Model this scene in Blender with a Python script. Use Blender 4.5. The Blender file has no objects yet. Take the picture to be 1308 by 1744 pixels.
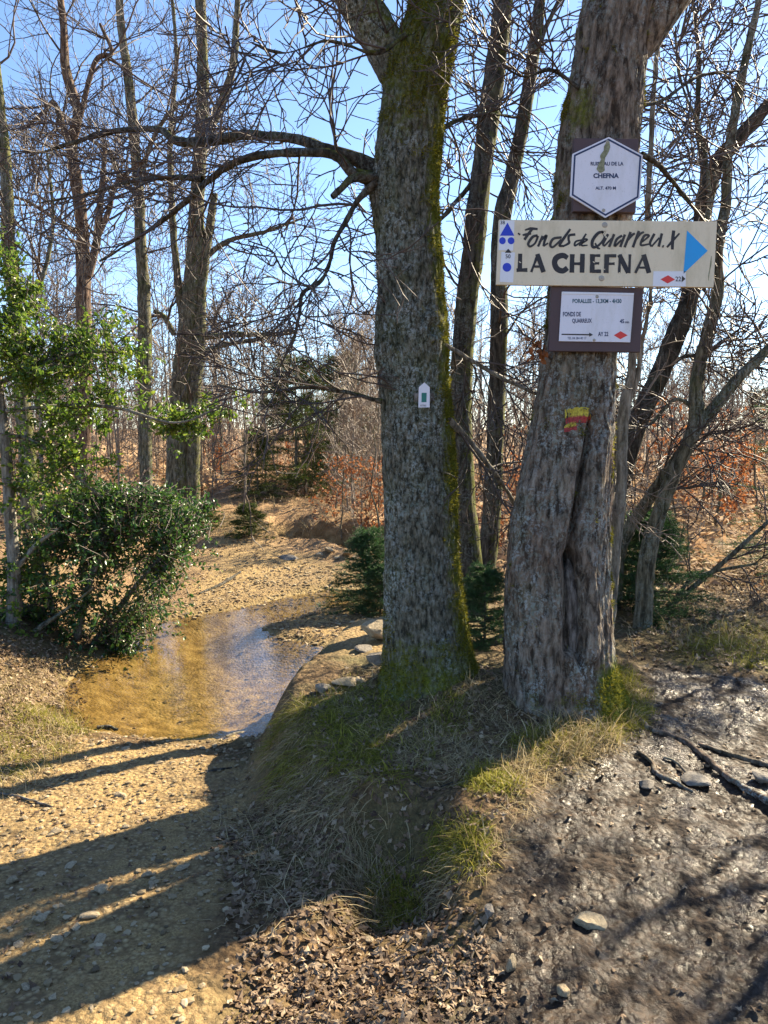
import bpy, math
import numpy as np
from mathutils import Vector
from mathutils.bvhtree import BVHTree

# ------------------------------------------------------------------ camera, sky, sun
SC = bpy.context.scene
COL = SC.collection
F_PX, CX, CY = 1310.0, 654.0, 872.0          # focal length and centre in photograph pixels
HORIZON = 730.0
CAM = np.array([0.0, 0.0, 1.6])
PITCH = math.atan((CY - HORIZON) / F_PX)
cd = bpy.data.cameras.new('camera')
cd.sensor_fit = 'VERTICAL'
cd.angle_y = 2 * math.atan(CY / F_PX)
cd.clip_start, cd.clip_end = 0.05, 3000
cam = bpy.data.objects.new('camera', cd)
COL.objects.link(cam)
cam.location = CAM
cam.rotation_euler = (math.pi / 2 - PITCH, 0, 0)
SC.camera = cam

SUN_AZ, SUN_EL = math.radians(48.5), math.radians(33)   # azimuth clockwise from the view axis
SUN_DIR = Vector((math.sin(SUN_AZ) * math.cos(SUN_EL), math.cos(SUN_AZ) * math.cos(SUN_EL), math.sin(SUN_EL)))
W = bpy.data.worlds.new('World')
SC.world = W
W.use_nodes = True
wn = W.node_tree
bg = wn.nodes['Background']
sky = wn.nodes.new('ShaderNodeTexSky')
sky.sky_type = 'NISHITA'
sky.sun_disc = False
sky.sun_elevation = SUN_EL
sky.sun_rotation = SUN_AZ
sky.altitude = 300
sky.air_density = 0.8
sky.dust_density = 0.2
sky.ozone_density = 3.0
wn.links.new(sky.outputs[0], bg.inputs[0])
bg.inputs[1].default_value = 0.085
sl = bpy.data.lights.new('sun', 'SUN')
sl.energy = 5.0
sl.angle = math.radians(0.53)
sl.color = (1.0, 0.86, 0.62)
sun = bpy.data.objects.new('sun', sl)
COL.objects.link(sun)
sun.rotation_euler = SUN_DIR.to_track_quat('Z', 'Y').to_euler()
SC.view_settings.view_transform = 'Standard'
SC.view_settings.look = 'None'
SC.view_settings.gamma = 1.0
SC.view_settings.use_curve_mapping = False
SC.view_settings.exposure = 1.95
SC.cycles.max_bounces = 6
SC.cycles.transparent_max_bounces = 8
SC.cycles.caustics_reflective = False
SC.cycles.caustics_refractive = False

rng = np.random.default_rng(7)

# ------------------------------------------------------------------ helpers: projection
def ray(px, py):
    u, v = (px - CX) / F_PX, (CY - py) / F_PX
    c, s = math.cos(PITCH), math.sin(PITCH)
    return np.array([u, c + v * s, -s + v * c])

def P(px, py, Y):
    """point seen at a photograph pixel, at distance Y along the ground from the camera"""
    d = ray(px, py)
    return CAM + d * (Y / d[1])

def to_px(V):
    V = np.asarray(V, float) - CAM
    c, s = math.cos(PITCH), math.sin(PITCH)
    f = V[..., 1] * c - V[..., 2] * s
    up = V[..., 1] * s + V[..., 2] * c
    return CX + V[..., 0] / f * F_PX, CY - up / f * F_PX

# ------------------------------------------------------------------ helpers: noise
def _hash(i, j, k):
    h = (i.astype(np.int64) * 374761393 + j.astype(np.int64) * 668265263 + k.astype(np.int64) * 2147483647) & 0xffffffff
    h = ((h ^ (h >> 13)) * 1274126177) & 0xffffffff
    h = ((h ^ (h >> 16)) * 2246822519) & 0xffffffff
    return ((h ^ (h >> 15)) & 0xffffff) / float(0xffffff)

def vnoise(p):
    p = np.asarray(p, float)
    i = np.floor(p)
    f = p - i
    f = f * f * f * (f * (f * 6 - 15) + 10)
    i = i.astype(np.int64)
    r = 0
    for a in (0, 1):
        for b in (0, 1):
            for c in (0, 1):
                w = (f[..., 0] if a else 1 - f[..., 0]) * (f[..., 1] if b else 1 - f[..., 1]) * (f[..., 2] if c else 1 - f[..., 2])
                r = r + w * _hash(i[..., 0] + a, i[..., 1] + b, i[..., 2] + c)
    return r * 2 - 1

def fbm(p, oct=4, gain=0.5):
    r, a, q = 0, 1.0, np.asarray(p, float)
    for o in range(oct):
        r = r + a * vnoise(q + 17.3 * o)
        q = q * 2.03
        a *= gain
    return r

def sstep(a, b, x):
    t = np.clip((x - a) / (b - a), 0, 1)
    return t * t * (3 - 2 * t)

# ------------------------------------------------------------------ helpers: objects
def mk(name, V, F, mat=None, parent=None, smooth=True, rnd=None, color=None, link=True):
    V = np.asarray(V, np.float32)
    Fs = [np.asarray(f, np.int32) for f in (F if isinstance(F, (list, tuple)) else [F]) if len(f)]
    me = bpy.data.meshes.new(name)
    me.vertices.add(len(V))
    me.vertices.foreach_set('co', V.ravel())
    nl = sum(f.size for f in Fs)
    nf = sum(len(f) for f in Fs)
    me.loops.add(nl)
    me.polygons.add(nf)
    me.loops.foreach_set('vertex_index', np.concatenate([f.ravel() for f in Fs]))
    tot = np.concatenate([np.full(len(f), f.shape[1], np.int32) for f in Fs])
    st = np.concatenate([[0], np.cumsum(tot)[:-1]]).astype(np.int32)
    me.polygons.foreach_set('loop_start', st)
    me.update(calc_edges=True)
    me.polygons.foreach_set('use_smooth', np.full(nf, smooth, bool))
    if rnd is not None:
        a = me.attributes.new('rnd', 'FLOAT', 'POINT')
        a.data.foreach_set('value', np.asarray(rnd, np.float32))
    if color is not None:
        a = me.attributes.new('zone', 'FLOAT_COLOR', 'POINT')
        a.data.foreach_set('color', np.asarray(color, np.float32).ravel())
    me.validate()
    if mat:
        me.materials.append(mat)
    o = bpy.data.objects.new(name, me)
    if link:
        COL.objects.link(o)
    if parent:
        o.parent = parent
    return o

def tag(o, label=None, cat=None, group=None, kind=None):
    if label: o['label'] = label
    if cat: o['category'] = cat
    if group: o['group'] = group
    if kind: o['kind'] = kind
    return o

def thing(name, loc, label, cat, group=None):
    o = bpy.data.objects.new(name, None)
    COL.objects.link(o)
    o.location = loc
    o.empty_display_size = 0.2
    return tag(o, label, cat, group)

def rebase(o, root):
    """child mesh given in world coordinates: keep it in place under a root Empty that is only moved"""
    o.parent = root
    o.matrix_parent_inverse.identity()
    off = root.location
    n = len(o.data.vertices)
    co = np.empty(n * 3, np.float32)
    o.data.vertices.foreach_get('co', co)
    co = co.reshape(-1, 3) - np.array(off, np.float32)
    o.data.vertices.foreach_set('co', co.ravel())
    o.data.update()
    return o

def copy_thing(root, loc, rz, s, label=None):
    r = root.copy()
    COL.objects.link(r)
    r.location = loc
    r.rotation_euler = (0, 0, rz)
    r.scale = (s, s, s)
    if label: r['label'] = label
    for ch in list(root.children):
        c = ch.copy()
        COL.objects.link(c)
        c.parent = r
    return r

class Part:
    """collects tubes, leaves and so on for one mesh"""
    def __init__(self): self.V, self.F, self.R, self.n = [], {}, [], 0
    def add(self, V, F, rnd=None):
        V = np.asarray(V, float).reshape(-1, 3)
        F = np.asarray(F, int)
        self.V.append(V)
        self.F.setdefault(F.shape[1], []).append(F + self.n)
        self.R.append(np.full(len(V), 0.5) if rnd is None else np.asarray(rnd, float))
        self.n += len(V)
    def build(self, name, mat, parent=None, root=None, smooth=True):
        o = mk(name, np.concatenate(self.V), [np.concatenate(f) for f in self.F.values()], mat, parent, smooth, rnd=np.concatenate(self.R))
        if root is not None: rebase(o, root)
        return o

def nrm(v):
    return v / np.maximum(np.linalg.norm(v, axis=-1, keepdims=True), 1e-9)

def tubes(pts, rad, k):
    """pts (B,n,3), rad (B,n) -> vertices, quads"""
    pts = np.asarray(pts, float); rad = np.asarray(rad, float)
    B, n = rad.shape
    t = np.empty_like(pts)
    t[:, 1:-1] = pts[:, 2:] - pts[:, :-2]
    t[:, 0] = pts[:, 1] - pts[:, 0]
    t[:, -1] = pts[:, -1] - pts[:, -2]
    t = nrm(t)
    m = nrm(pts[:, -1] - pts[:, 0])
    ref = np.where(np.abs(m[:, 2:3]) < 0.8, np.array([[0, 0, 1.0]]), np.array([[1.0, 0, 0]]))
    u = nrm(np.cross(t, ref[:, None, :]))
    v = np.cross(t, u)
    a = np.arange(k) * 2 * np.pi / k
    V = pts[:, :, None, :] + rad[:, :, None, None] * (u[:, :, None, :] * np.cos(a)[:, None] + v[:, :, None, :] * np.sin(a)[:, None])
    idx = np.arange(B * n * k).reshape(B, n, k)
    j = np.roll(np.arange(k), -1)
    F = np.stack([idx[:, :-1, :], idx[:, :-1][:, :, j], idx[:, 1:][:, :, j], idx[:, 1:, :]], -1).reshape(-1, 4)
    return V.reshape(-1, 3), F

def spawn(pts, rad, m, length, ang, n, t0=0.2, t1=1.0, up=0.0, wig=0.25, rmul=0.6, rmin=0.002, falloff=0.5, r=rng, thick=.0095):
    """children of branches: pts (B,n0,3) -> child pts (B*m,n,3), rad"""
    B, n0 = rad.shape
    t = (np.arange(m)[None, :] + r.random((B, m))) / m
    t = t0 + (t1 - t0) * t
    f = t * (n0 - 1)
    i = np.minimum(f.astype(int), n0 - 2)
    w = (f - i)[..., None]
    bi = np.arange(B)[:, None]
    p = pts[bi, i] * (1 - w) + pts[bi, i + 1] * w
    d = nrm(pts[bi, i + 1] - pts[bi, i])
    rr = rad[bi, i] * (1 - w[..., 0]) + rad[bi, i + 1] * w[..., 0]
    q = r.normal(size=(B, m, 3))
    q = nrm(q - (q * d).sum(-1, keepdims=True) * d)
    a = r.uniform(*ang, size=(B, m, 1))
    dr = nrm(np.cos(a) * d + np.sin(a) * q)
    L = length * r.uniform(0.55, 1.25, size=(B, m)) * (1 - falloff * t)
    out = [p]
    for s in range(n - 1):
        dr = nrm(dr + 0.8 * wig * r.normal(size=dr.shape) + np.array([0, 0, up]))
        out.append(out[-1] + dr * (L / (n - 1))[..., None])
    C = np.stack(out, 2).reshape(B * m, n, 3)
    r0 = np.maximum(np.minimum(rr * rmul, L * thick), rmin * 1.3).reshape(-1, 1)
    R = r0 + (rmin - r0) * np.linspace(0, 1, n)[None, :]
    return C, np.maximum(R, rmin)

def catmull(pts, n):
    """smooth resample of a control polyline (any columns)"""
    p = np.asarray(pts, float)
    m = len(p)
    q = np.vstack([2 * p[0] - p[1], p, 2 * p[-1] - p[-2]])
    s = np.linspace(0, m - 1, n)
    i = np.minimum(s.astype(int), m - 2)
    t = (s - i)[:, None]
    a, b, c, d = q[i], q[i + 1], q[i + 2], q[i + 3]
    return 0.5 * (2 * b + (c - a) * t + (2 * a - 5 * b + 4 * c - d) * t ** 2 + (3 * b - a - 3 * c + d) * t ** 3)

# ------------------------------------------------------------------ helpers: materials
class N:
    """tiny node-graph writer"""
    def __init__(self, name):
        self.m = bpy.data.materials.new(name)
        self.m.use_nodes = True
        self.t = self.m.node_tree
        self.b = self.t.nodes['Principled BSDF']
        self.out = self.t.nodes['Material Output']
    def n(self, kind, **kw):
        x = self.t.nodes.new(kind)
        for k, v in kw.items(): setattr(x, k, v)
        return x
    def l(self, a, b): self.t.links.new(a, b)
    def put(self, sock, v):
        if hasattr(v, 'is_linked') or hasattr(v, 'links'): self.l(v, sock)
        else: sock.default_value = v
    def coord(self, kind='Object', scale=(1, 1, 1)):
        c = self.n('ShaderNodeTexCoord')
        mp = self.n('ShaderNodeMapping')
        mp.inputs['Scale'].default_value = scale
        self.l(c.outputs[kind], mp.inputs[0])
        return mp.outputs[0]
    def noise(self, vec, scale, detail=4, rough=0.55, dist=0.0):
        x = self.n('ShaderNodeTexNoise')
        self.l(vec, x.inputs['Vector'])
        x.inputs['Scale'].default_value = scale
        x.inputs['Detail'].default_value = detail
        x.inputs['Roughness'].default_value = rough
        x.inputs['Distortion'].default_value = dist
        return x.outputs[0]
    def voro(self, vec, scale, feature='F1', out='Distance'):
        x = self.n('ShaderNodeTexVoronoi', feature=feature)
        self.l(vec, x.inputs['Vector'])
        x.inputs['Scale'].default_value = scale
        return x.outputs[out]
    def ramp(self, fac, stops, interp='LINEAR'):
        x = self.n('ShaderNodeValToRGB')
        x.color_ramp.interpolation = interp
        e = x.color_ramp.elements
        while len(e) < len(stops): e.new(0.5)
        for el, (p, c) in zip(e, stops):
            el.position = p
            el.color = (*c, 1) if len(c) == 3 else c
        self.l(fac, x.inputs[0])
        return x.outputs[0]
    def val(self, fac, a, b, lo=0.0, hi=1.0):
        x = self.n('ShaderNodeMapRange')
        x.clamp = True
        self.l(fac, x.inputs[0])
        for i, v in enumerate((a, b, lo, hi)): x.inputs[i + 1].default_value = v
        return x.outputs[0]
    def math(self, op, a, b=0.5):
        x = self.n('ShaderNodeMath', operation=op)
        self.put(x.inputs[0], a); self.put(x.inputs[1], b)
        return x.outputs[0]
    def mix(self, fac, a, b, blend='MIX'):
        x = self.n('ShaderNodeMix', data_type='RGBA', blend_type=blend)
        self.put(x.inputs[0], fac)
        for s, v in ((x.inputs[6], a), (x.inputs[7], b)):
            if isinstance(v, tuple): s.default_value = (*v, 1) if len(v) == 3 else v
            else: self.l(v, s)
        return x.outputs[2]
    def attr(self, name):
        x = self.n('ShaderNodeAttribute', attribute_name=name)
        return x
    def bump(self, h, strength=0.5, dist=0.01, normal=None):
        x = self.n('ShaderNodeBump')
        x.inputs['Strength'].default_value = strength
        x.inputs['Distance'].default_value = dist
        self.l(h, x.inputs['Height'])
        if normal is not None: self.l(normal, x.inputs['Normal'])
        return x.outputs[0]
    def done(self, color=None, rough=0.8, normal=None, spec=0.3):
        if color is not None:
            if isinstance(color, tuple): self.b.inputs['Base Color'].default_value = (*color, 1)
            else: self.l(color, self.b.inputs['Base Color'])
        self.put(self.b.inputs['Roughness'], rough)
        if normal is not None: self.l(normal, self.b.inputs['Normal'])
        self.b.inputs['Specular IOR Level'].default_value = spec
        return self.m
    def translucent(self, amount, color):
        tr = self.n('ShaderNodeBsdfTranslucent')
        if isinstance(color, tuple): tr.inputs[0].default_value = (*color, 1)
        else: self.l(color, tr.inputs[0])
        mx = self.n('ShaderNodeMixShader')
        mx.inputs[0].default_value = amount
        self.l(self.b.outputs[0], mx.inputs[1])
        self.l(tr.outputs[0], mx.inputs[2])
        self.l(mx.outputs[0], self.out.inputs[0])

def simple(name, color, rough=0.7, spec=0.3, var=0.12, scale=20.0, bump=0.0):
    g = N(name)
    v = g.coord()
    f = g.noise(v, scale, 5)
    lo = tuple(c * (1 - var) for c in color); hi = tuple(min(1, c * (1 + var)) for c in color)
    col = g.ramp(f, [(0.3, lo), (0.7, hi)])
    return g.done(col, rough, g.bump(f, bump, 0.01) if bump else None, spec)

def leafmat(name, stops, rough=0.6, trans=0.3, spec=0.3):
    g = N(name)
    c = g.ramp(g.attr('rnd').outputs['Fac'], stops)
    g.done(c, rough, None, spec)
    if trans: g.translucent(trans, c)
    return g.m

# ------------------------------------------------------------------ terrain
WL = -0.42                                            # level of the stream
def on_plane(poly, z):
    out = []
    for px, py in poly:
        d = ray(px, py)
        t = (z - CAM[2]) / d[2]
        out.append((CAM + d * t)[:2])
    return np.array(out)

def sdf(poly, x, y):
    """signed distance to a polygon, positive inside"""
    p = np.stack([x, y], -1)
    best = np.full(x.shape, 1e9)
    inside = np.zeros(x.shape, bool)
    n = len(poly)
    for i in range(n):
        a, b = poly[i], poly[(i + 1) % n]
        e = b - a
        w = p - a
        t = np.clip((w @ e) / max(e @ e, 1e-9), 0, 1)
        d = w - t[..., None] * e
        best = np.minimum(best, (d ** 2).sum(-1))
        c = (a[1] > y) != (b[1] > y)
        xi = a[0] + (y - a[1]) / (b[1] - a[1] + 1e-12) * e[0]
        inside ^= c & (x < xi)
    return np.sqrt(best) * np.where(inside, 1, -1)

POOL = on_plane([(95, 1205), (120, 1160), (170, 1120), (235, 1092), (262, 1066), (320, 1050), (420, 1034), (500, 1014), (560, 1003),
                 (620, 1002), (690, 1006), (690, 1026), (600, 1030), (530, 1042), (462, 1058), (440, 1068), (470, 1085), (530, 1098), (590, 1106),
                 (640, 1112), (690, 1118), (690, 1140), (600, 1150), (560, 1160), (530, 1185), (490, 1225), (462, 1250), (400, 1254),
                 (330, 1260), (230, 1256), (150, 1238)], WL)
UPPER = on_plane([(470, 912), (560, 920), (660, 925), (740, 930), (740, 950), (640, 948), (560, 940), (490, 930)], -0.38)

def H0(x, y):
    yl = np.interp(y, [-5, 0, 2, 3, 4, 5, 6, 8, 9.5, 12, 15, 20, 30, 60, 150, 400], [0.05, 0, -.07, -.17, -.28, -.375, -.39, -.38, -.34, -.22, .02, .2, .35, .5, .7, .7])
    yr = np.interp(y, [-5, 0, 2, 3, 4, 5, 6, 8, 12, 20, 30, 60, 150, 400], [0, 0, .0, .02, .07, .1, .12, .2, .28, .35, .4, .5, .7, .7])
    xe = np.interp(y, [-5, 0, 2, 2.75, 3.6, 4.5, 5.0, 5.9, 6.5, 7.2, 8.5, 10, 13, 20], [-.1, -.2, -.40, -.60, -.76, -.83, -.78, -.60, -.25, .3, 1.0, 1.6, 2.0, 1])
    wd = np.interp(y, [0, 2, 3, 4.2, 6, 8, 12, 20], [1.3, 1.2, .75, .30, .42, 1.2, 3, 6])
    w = sstep(0, 1, (x - xe) / wd)
    h = yl * (1 - w) + yr * w
    h += 0.14 * np.exp(-((x - .5) / .75) ** 2 - ((y - 4.2) / .95) ** 2) * w
    xb = np.interp(y, [0, 3, 4.5, 5.5, 7, 8.5, 10, 14, 20, 40], [-2.9, -2.6, -2.3, -2.25, -2.5, -2.75, -3.1, -3.6, -5, -12])
    h += 0.42 * sstep(0, 1.3, xb - x)
    h -= 0.19 * np.exp(-((x - .04) / .2) ** 4 - ((y - 2.72) / .27) ** 2)
    h += 0.07 * np.exp(-((x + .02) / .17) ** 2 - ((y - 3.15) / .14) ** 2)
    h += 0.05 * np.exp(-((x - .45) / .2) ** 2 - ((y - 3.0) / .2) ** 2)
    return h

def hit0(px, py):
    d = ray(px, py)
    t = 1.0
    for _ in range(400):
        p = CAM + d * t
        g = p[2] - float(H0(np.array(p[0]), np.array(p[1])))
        if g < 0.002: break
        t += max(g * 0.5, 0.003)
    return p[:2]
def gpoly(pl): return np.array([hit0(*q) for q in pl])

MUD = gpoly([(1500, 1744), (700, 1900), (800, 1744), (770, 1660), (850, 1560), (850, 1480), (900, 1400), (950, 1330), (1040, 1250), (1075, 1190), (1065, 1130), (1130, 1118), (1308, 1165), (1700, 1180)])
TRACK = gpoly([(-250, 1800), (-250, 1330), (0, 1330), (70, 1290), (130, 1252), (300, 1262), (470, 1256), (440, 1310), (400, 1400), (380, 1500), (370, 1600), (400, 1744), (400, 1900)])
BAR = gpoly([(240, 1095), (330, 1000), (340, 950), (370, 935), (470, 935), (540, 945), (590, 960), (600, 1000), (690, 1010), (690, 1120), (560, 1110), (430, 1075)])
FARP = gpoly([(340, 960), (350, 900), (330, 875), (420, 870), (480, 905), (480, 945), (400, 955)])

def zones(x, y):
    nz = fbm(np.stack([x * 1.7, y * 1.7, x * 0], -1), 4)
    e = 0.10 * nz
    mud = sstep(-.10, .12, sdf(MUD, x, y) + e)
    grv = np.maximum(sstep(-.12, .12, sdf(TRACK, x, y) + e), np.maximum(sstep(-.15, .2, sdf(BAR, x, y) + e), 0.8 * sstep(-.4, .4, sdf(FARP, x, y) + 2 * e)))
    sd = np.maximum(sdf(POOL, x, y) + .06 * nz, sdf(UPPER, x, y) + .1 * nz)
    bed = sstep(-.22, .03, sd)
    return mud, grv, bed, sd, nz

def H(x, y, full=False):
    x = np.asarray(x, float); y = np.asarray(y, float)
    mud, grv, bed, sd, nz = zones(x, y)
    h = H0(x, y)
    d = np.hypot(x, y)
    n1 = fbm(np.stack([x * 2.2 + 9, y * 2.2, x * 0 + 3], -1), 4)
    h = h + (0.028 + 0.012 * np.clip(d - 8, 0, 20)) * n1 * (1 - 0.75 * np.maximum(grv, bed))
    deep = WL - 0.17 * sstep(0, .7, sd) - .01
    h = np.where(bed > 0, np.maximum(h, WL + 0.015) * (1 - bed) + deep * bed, np.maximum(h, WL + 0.01))
    near = sstep(9, 5, d)
    # clods of trodden mud, pebbly track
    m1 = fbm(np.stack([x * 13, y * 13, x * 0 + 5], -1), 3, .6)
    m2 = fbm(np.stack([x * 40, y * 40, x * 0 + 8], -1), 2, .6)
    h = h + near * mud * (.006 * m1 + .0065 * m2) + near * grv * (.005 * m1 + .0035 * m2) + near * (1 - mud) * (1 - grv) * (1 - bed) * (.010 * m1 + .004 * m2)
    h = h + bed * near * .012 * m1
    if full: return h, mud, grv, bed, sd
    return h

def hit(px, py):
    """ground point under a photograph pixel"""
    d = ray(px, py)
    t = 1.2
    for _ in range(300):
        p = CAM + d * t
        g = p[2] - float(H(np.array([p[0]]), np.array([p[1]]))[0])
        if g < 0.003: break
        t += max(g * 0.6, 0.004)
    return p

# ground sheet: rings round the camera, reaching the horizon
th = np.radians(np.concatenate([np.arange(-180, -36, 3.0), np.arange(-36, 36, 0.25), np.arange(36, 180, 3.0)]))
rr = [0.25]
while rr[-1] < 5: rr.append(rr[-1] + (0.05 if rr[-1] < 1.7 else 0.012 if rr[-1] < 3.5 else 0.017))
while rr[-1] < 900: rr.append(rr[-1] * (1.008 if rr[-1] < 14 else 1.04))
rr = np.array(rr)
TH, RR = np.meshgrid(th, rr)
gx, gy = RR * np.sin(TH), RR * np.cos(TH)
gz, gm, gg, gb, gs = H(gx.ravel(), gy.ravel(), True)
GV = np.stack([gx.ravel(), gy.ravel(), gz], -1)
nt, nr = len(th), len(rr)
ii = np.arange(nt * nr).reshape(nr, nt)
jj = np.roll(np.arange(nt), -1)
GF = np.stack([ii[:-1], ii[1:], ii[1:][:, jj], ii[:-1][:, jj]], -1).reshape(-1, 4)
cen = len(GV)
GV = np.vstack([GV, [[0, 0, 0]]])
GF2 = np.stack([ii[0], ii[0][jj], np.full(nt, cen)], -1)
wet = np.append(sstep(-.5, .05, gs), 0)
ZC = np.stack([np.append(gg, 0), np.append(gm, 0), np.append(gb, 0), wet], -1)

def mat_ground():
    g = N('forest_ground')
    v = g.coord()
    z = g.attr('zone')
    sep = g.n('ShaderNodeSeparateColor')
    g.l(z.outputs['Color'], sep.inputs[0])
    grv, mud, bed = sep.outputs[0], sep.outputs[1], sep.outputs[2]
    wetf = z.outputs['Alpha']
    big = g.noise(v, 1.3, 5)
    med = g.noise(v, 9, 6, .65)
    fine = g.noise(v, 60, 5, .7)
    cell = g.voro(v, 38)
    cellc = g.voro(v, 38, out='Color')
    # leaf litter and humus
    litter = g.ramp(g.noise(v, 26, 6, .75), [(.28, (.030, .018, .009)), (.45, (.090, .054, .025)), (.6, (.19, .12, .055)), (.78, (.34, .23, .115))])
    litter = g.mix(g.val(big, .45, .62, 0, .7), litter, g.ramp(g.noise(v, 85, 5, .8), [(.3, (.025, .028, .010)), (.5, (.09, .085, .03)), (.7, (.24, .21, .09))]))
    # far ground under bracken
    c = g.n('ShaderNodeNewGeometry')
    dist = g.n('ShaderNodeVectorMath', operation='LENGTH')
    g.l(c.outputs['Position'], dist.inputs[0])
    brack = g.ramp(g.noise(v, 5, 8, .8), [(.3, (.11, .065, .035)), (.5, (.28, .17, .085)), (.72, (.48, .33, .18))])
    litter = g.mix(g.val(dist.outputs['Value'], 6, 13), litter, brack)
    # gravel track: buff grit with pebbles
    grit = g.ramp(g.noise(v, 110, 4, .7), [(.3, (.13, .075, .030)), (.5, (.34, .225, .088)), (.72, (.58, .43, .20))])
    peb = g.ramp(g.math('MULTIPLY', cell, 1.0), [(.0, (.55, .43, .24)), (.3, (.36, .26, .125)), (.55, (.15, .095, .042))])
    grit = g.mix(g.val(med, .4, .62), grit, peb)
    grit = g.mix(g.val(big, .35, .7, 0, .5), grit, (.16, .11, .06))
    # trodden mud
    mudc = g.ramp(g.noise(v, 40, 6, .7), [(.3, (.009, .006, .004)), (.52, (.033, .020, .012)), (.75, (.092, .058, .034))])
    bedc = g.ramp(g.noise(v, 8, 6, .6), [(.3, (.10, .068, .026)), (.5, (.24, .172, .070)), (.72, (.40, .315, .155))])
    col = g.mix(grv, litter, grit)
    col = g.mix(mud, col, mudc)
    col = g.mix(bed, col, bedc)
    col = g.mix(g.math('MULTIPLY', g.math('MULTIPLY', wetf, .45), g.math('SUBTRACT', 1.0, bed)), col, (.35, .28, .2), 'MULTIPLY')
    mr = g.val(g.noise(v, 7, 5, .7), .46, .58, .25, .85)
    ro = g.n('ShaderNodeMix', data_type='FLOAT')
    g.l(mud, ro.inputs[0]); ro.inputs[2].default_value = .9; g.l(mr, ro.inputs[3])
    h1 = g.math('ADD', g.math('MULTIPLY', cell, -.8), g.math('MULTIPLY', fine, .8))
    h1 = g.math('ADD', h1, g.math('MULTIPLY', med, .8))
    nb = g.bump(h1, .9, .014)
    g.done(col, ro.outputs[0], nb, .26)
    return g.m
M_GROUND = mat_ground()

def sheet(name, faces3, faces4):
    used = np.unique(np.concatenate([faces3.ravel(), faces4.ravel()]))
    m = np.full(len(GV), -1); m[used] = np.arange(len(used))
    o = mk(name, GV[used], [m[faces4]] + ([m[faces3]] if len(faces3) else []), M_GROUND, color=ZC[used])
    return tag(o, kind='structure')
fc = ZC[GF].mean(1)
fcp = GV[GF].mean(1)
lab = np.zeros(len(GF), int)
lab[fc[:, 0] > .5] = 1
lab[fc[:, 1] > .5] = 2
lab[fc[:, 2] > .5] = 3
E3 = np.zeros((0, 3), int)
for i, nm in enumerate(['ground', 'gravel_track', 'muddy_path', 'stream_bed']):
    o = sheet(nm, GF2 if i == 0 else E3, GF[lab == i])
    o['label'] = ['forest floor of dead leaves, bracken litter and earth', 'pale gravel track running down to the ford', 'dark wet trodden mud path', 'brown gravel bed under the shallow stream'][i]

# the stream
def mat_water():
    g = N('stream_water')
    v = g.coord(scale=(1, 1, 1))
    w1 = g.noise(g.coord(scale=(5, 9, 1)), 1.6, 3, .5, .6)
    w2 = g.noise(g.coord(scale=(9, 22, 1)), 2.6, 3, .6, .8)
    ring = g.noise(g.coord(scale=(.5, .7, 1)), 1.0, 2)
    hgt = g.math('MULTIPLY', g.math('ADD', g.math('MULTIPLY', w1, .7), g.math('MULTIPLY', w2, .35)), g.val(ring, .3, .65, .35, 1.3))
    nb = g.bump(hgt, .22, .012)
    lw = g.n('ShaderNodeLayerWeight')
    lw.inputs['Blend'].default_value = .5
    g.l(nb, lw.inputs['Normal'])
    fres = g.math('ADD', g.math('MULTIPLY', g.math('POWER', lw.outputs['Facing'], 2.4), .95), .02)
    tr = g.n('ShaderNodeBsdfTransparent')
    tr.inputs[0].default_value = (.97, .89, .70, 1)
    gl = g.n('ShaderNodeBsdfGlossy')
    gl.inputs['Roughness'].default_value = .03
    g.l(nb, gl.inputs['Normal'])
    mx = g.n('ShaderNodeMixShader')
    g.l(fres, mx.inputs[0]); g.l(tr.outputs[0], mx.inputs[1]); g.l(gl.outputs[0], mx.inputs[2])
    g.l(mx.outputs[0], g.out.inputs[0])
    return g.m
wx, wy = np.meshgrid(np.linspace(-3.2, 1.4, 47), np.linspace(4.6, 14.5, 80))
WV = np.stack([wx.ravel(), wy.ravel(), np.full(wx.size, WL)], -1)
wi = np.arange(wx.size).reshape(wx.shape)
WF = np.stack([wi[:-1, :-1], wi[:-1, 1:], wi[1:, 1:], wi[1:, :-1]], -1).reshape(-1, 4)
keep = np.maximum(sdf(POOL, wx.ravel(), wy.ravel()), sdf(UPPER, wx.ravel(), wy.ravel())) > -.45
WF = WF[keep[WF].all(1)]
wo = mk('stream', WV, WF, mat_water())
tag(wo, 'shallow amber stream water crossing the track', kind='structure')

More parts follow.
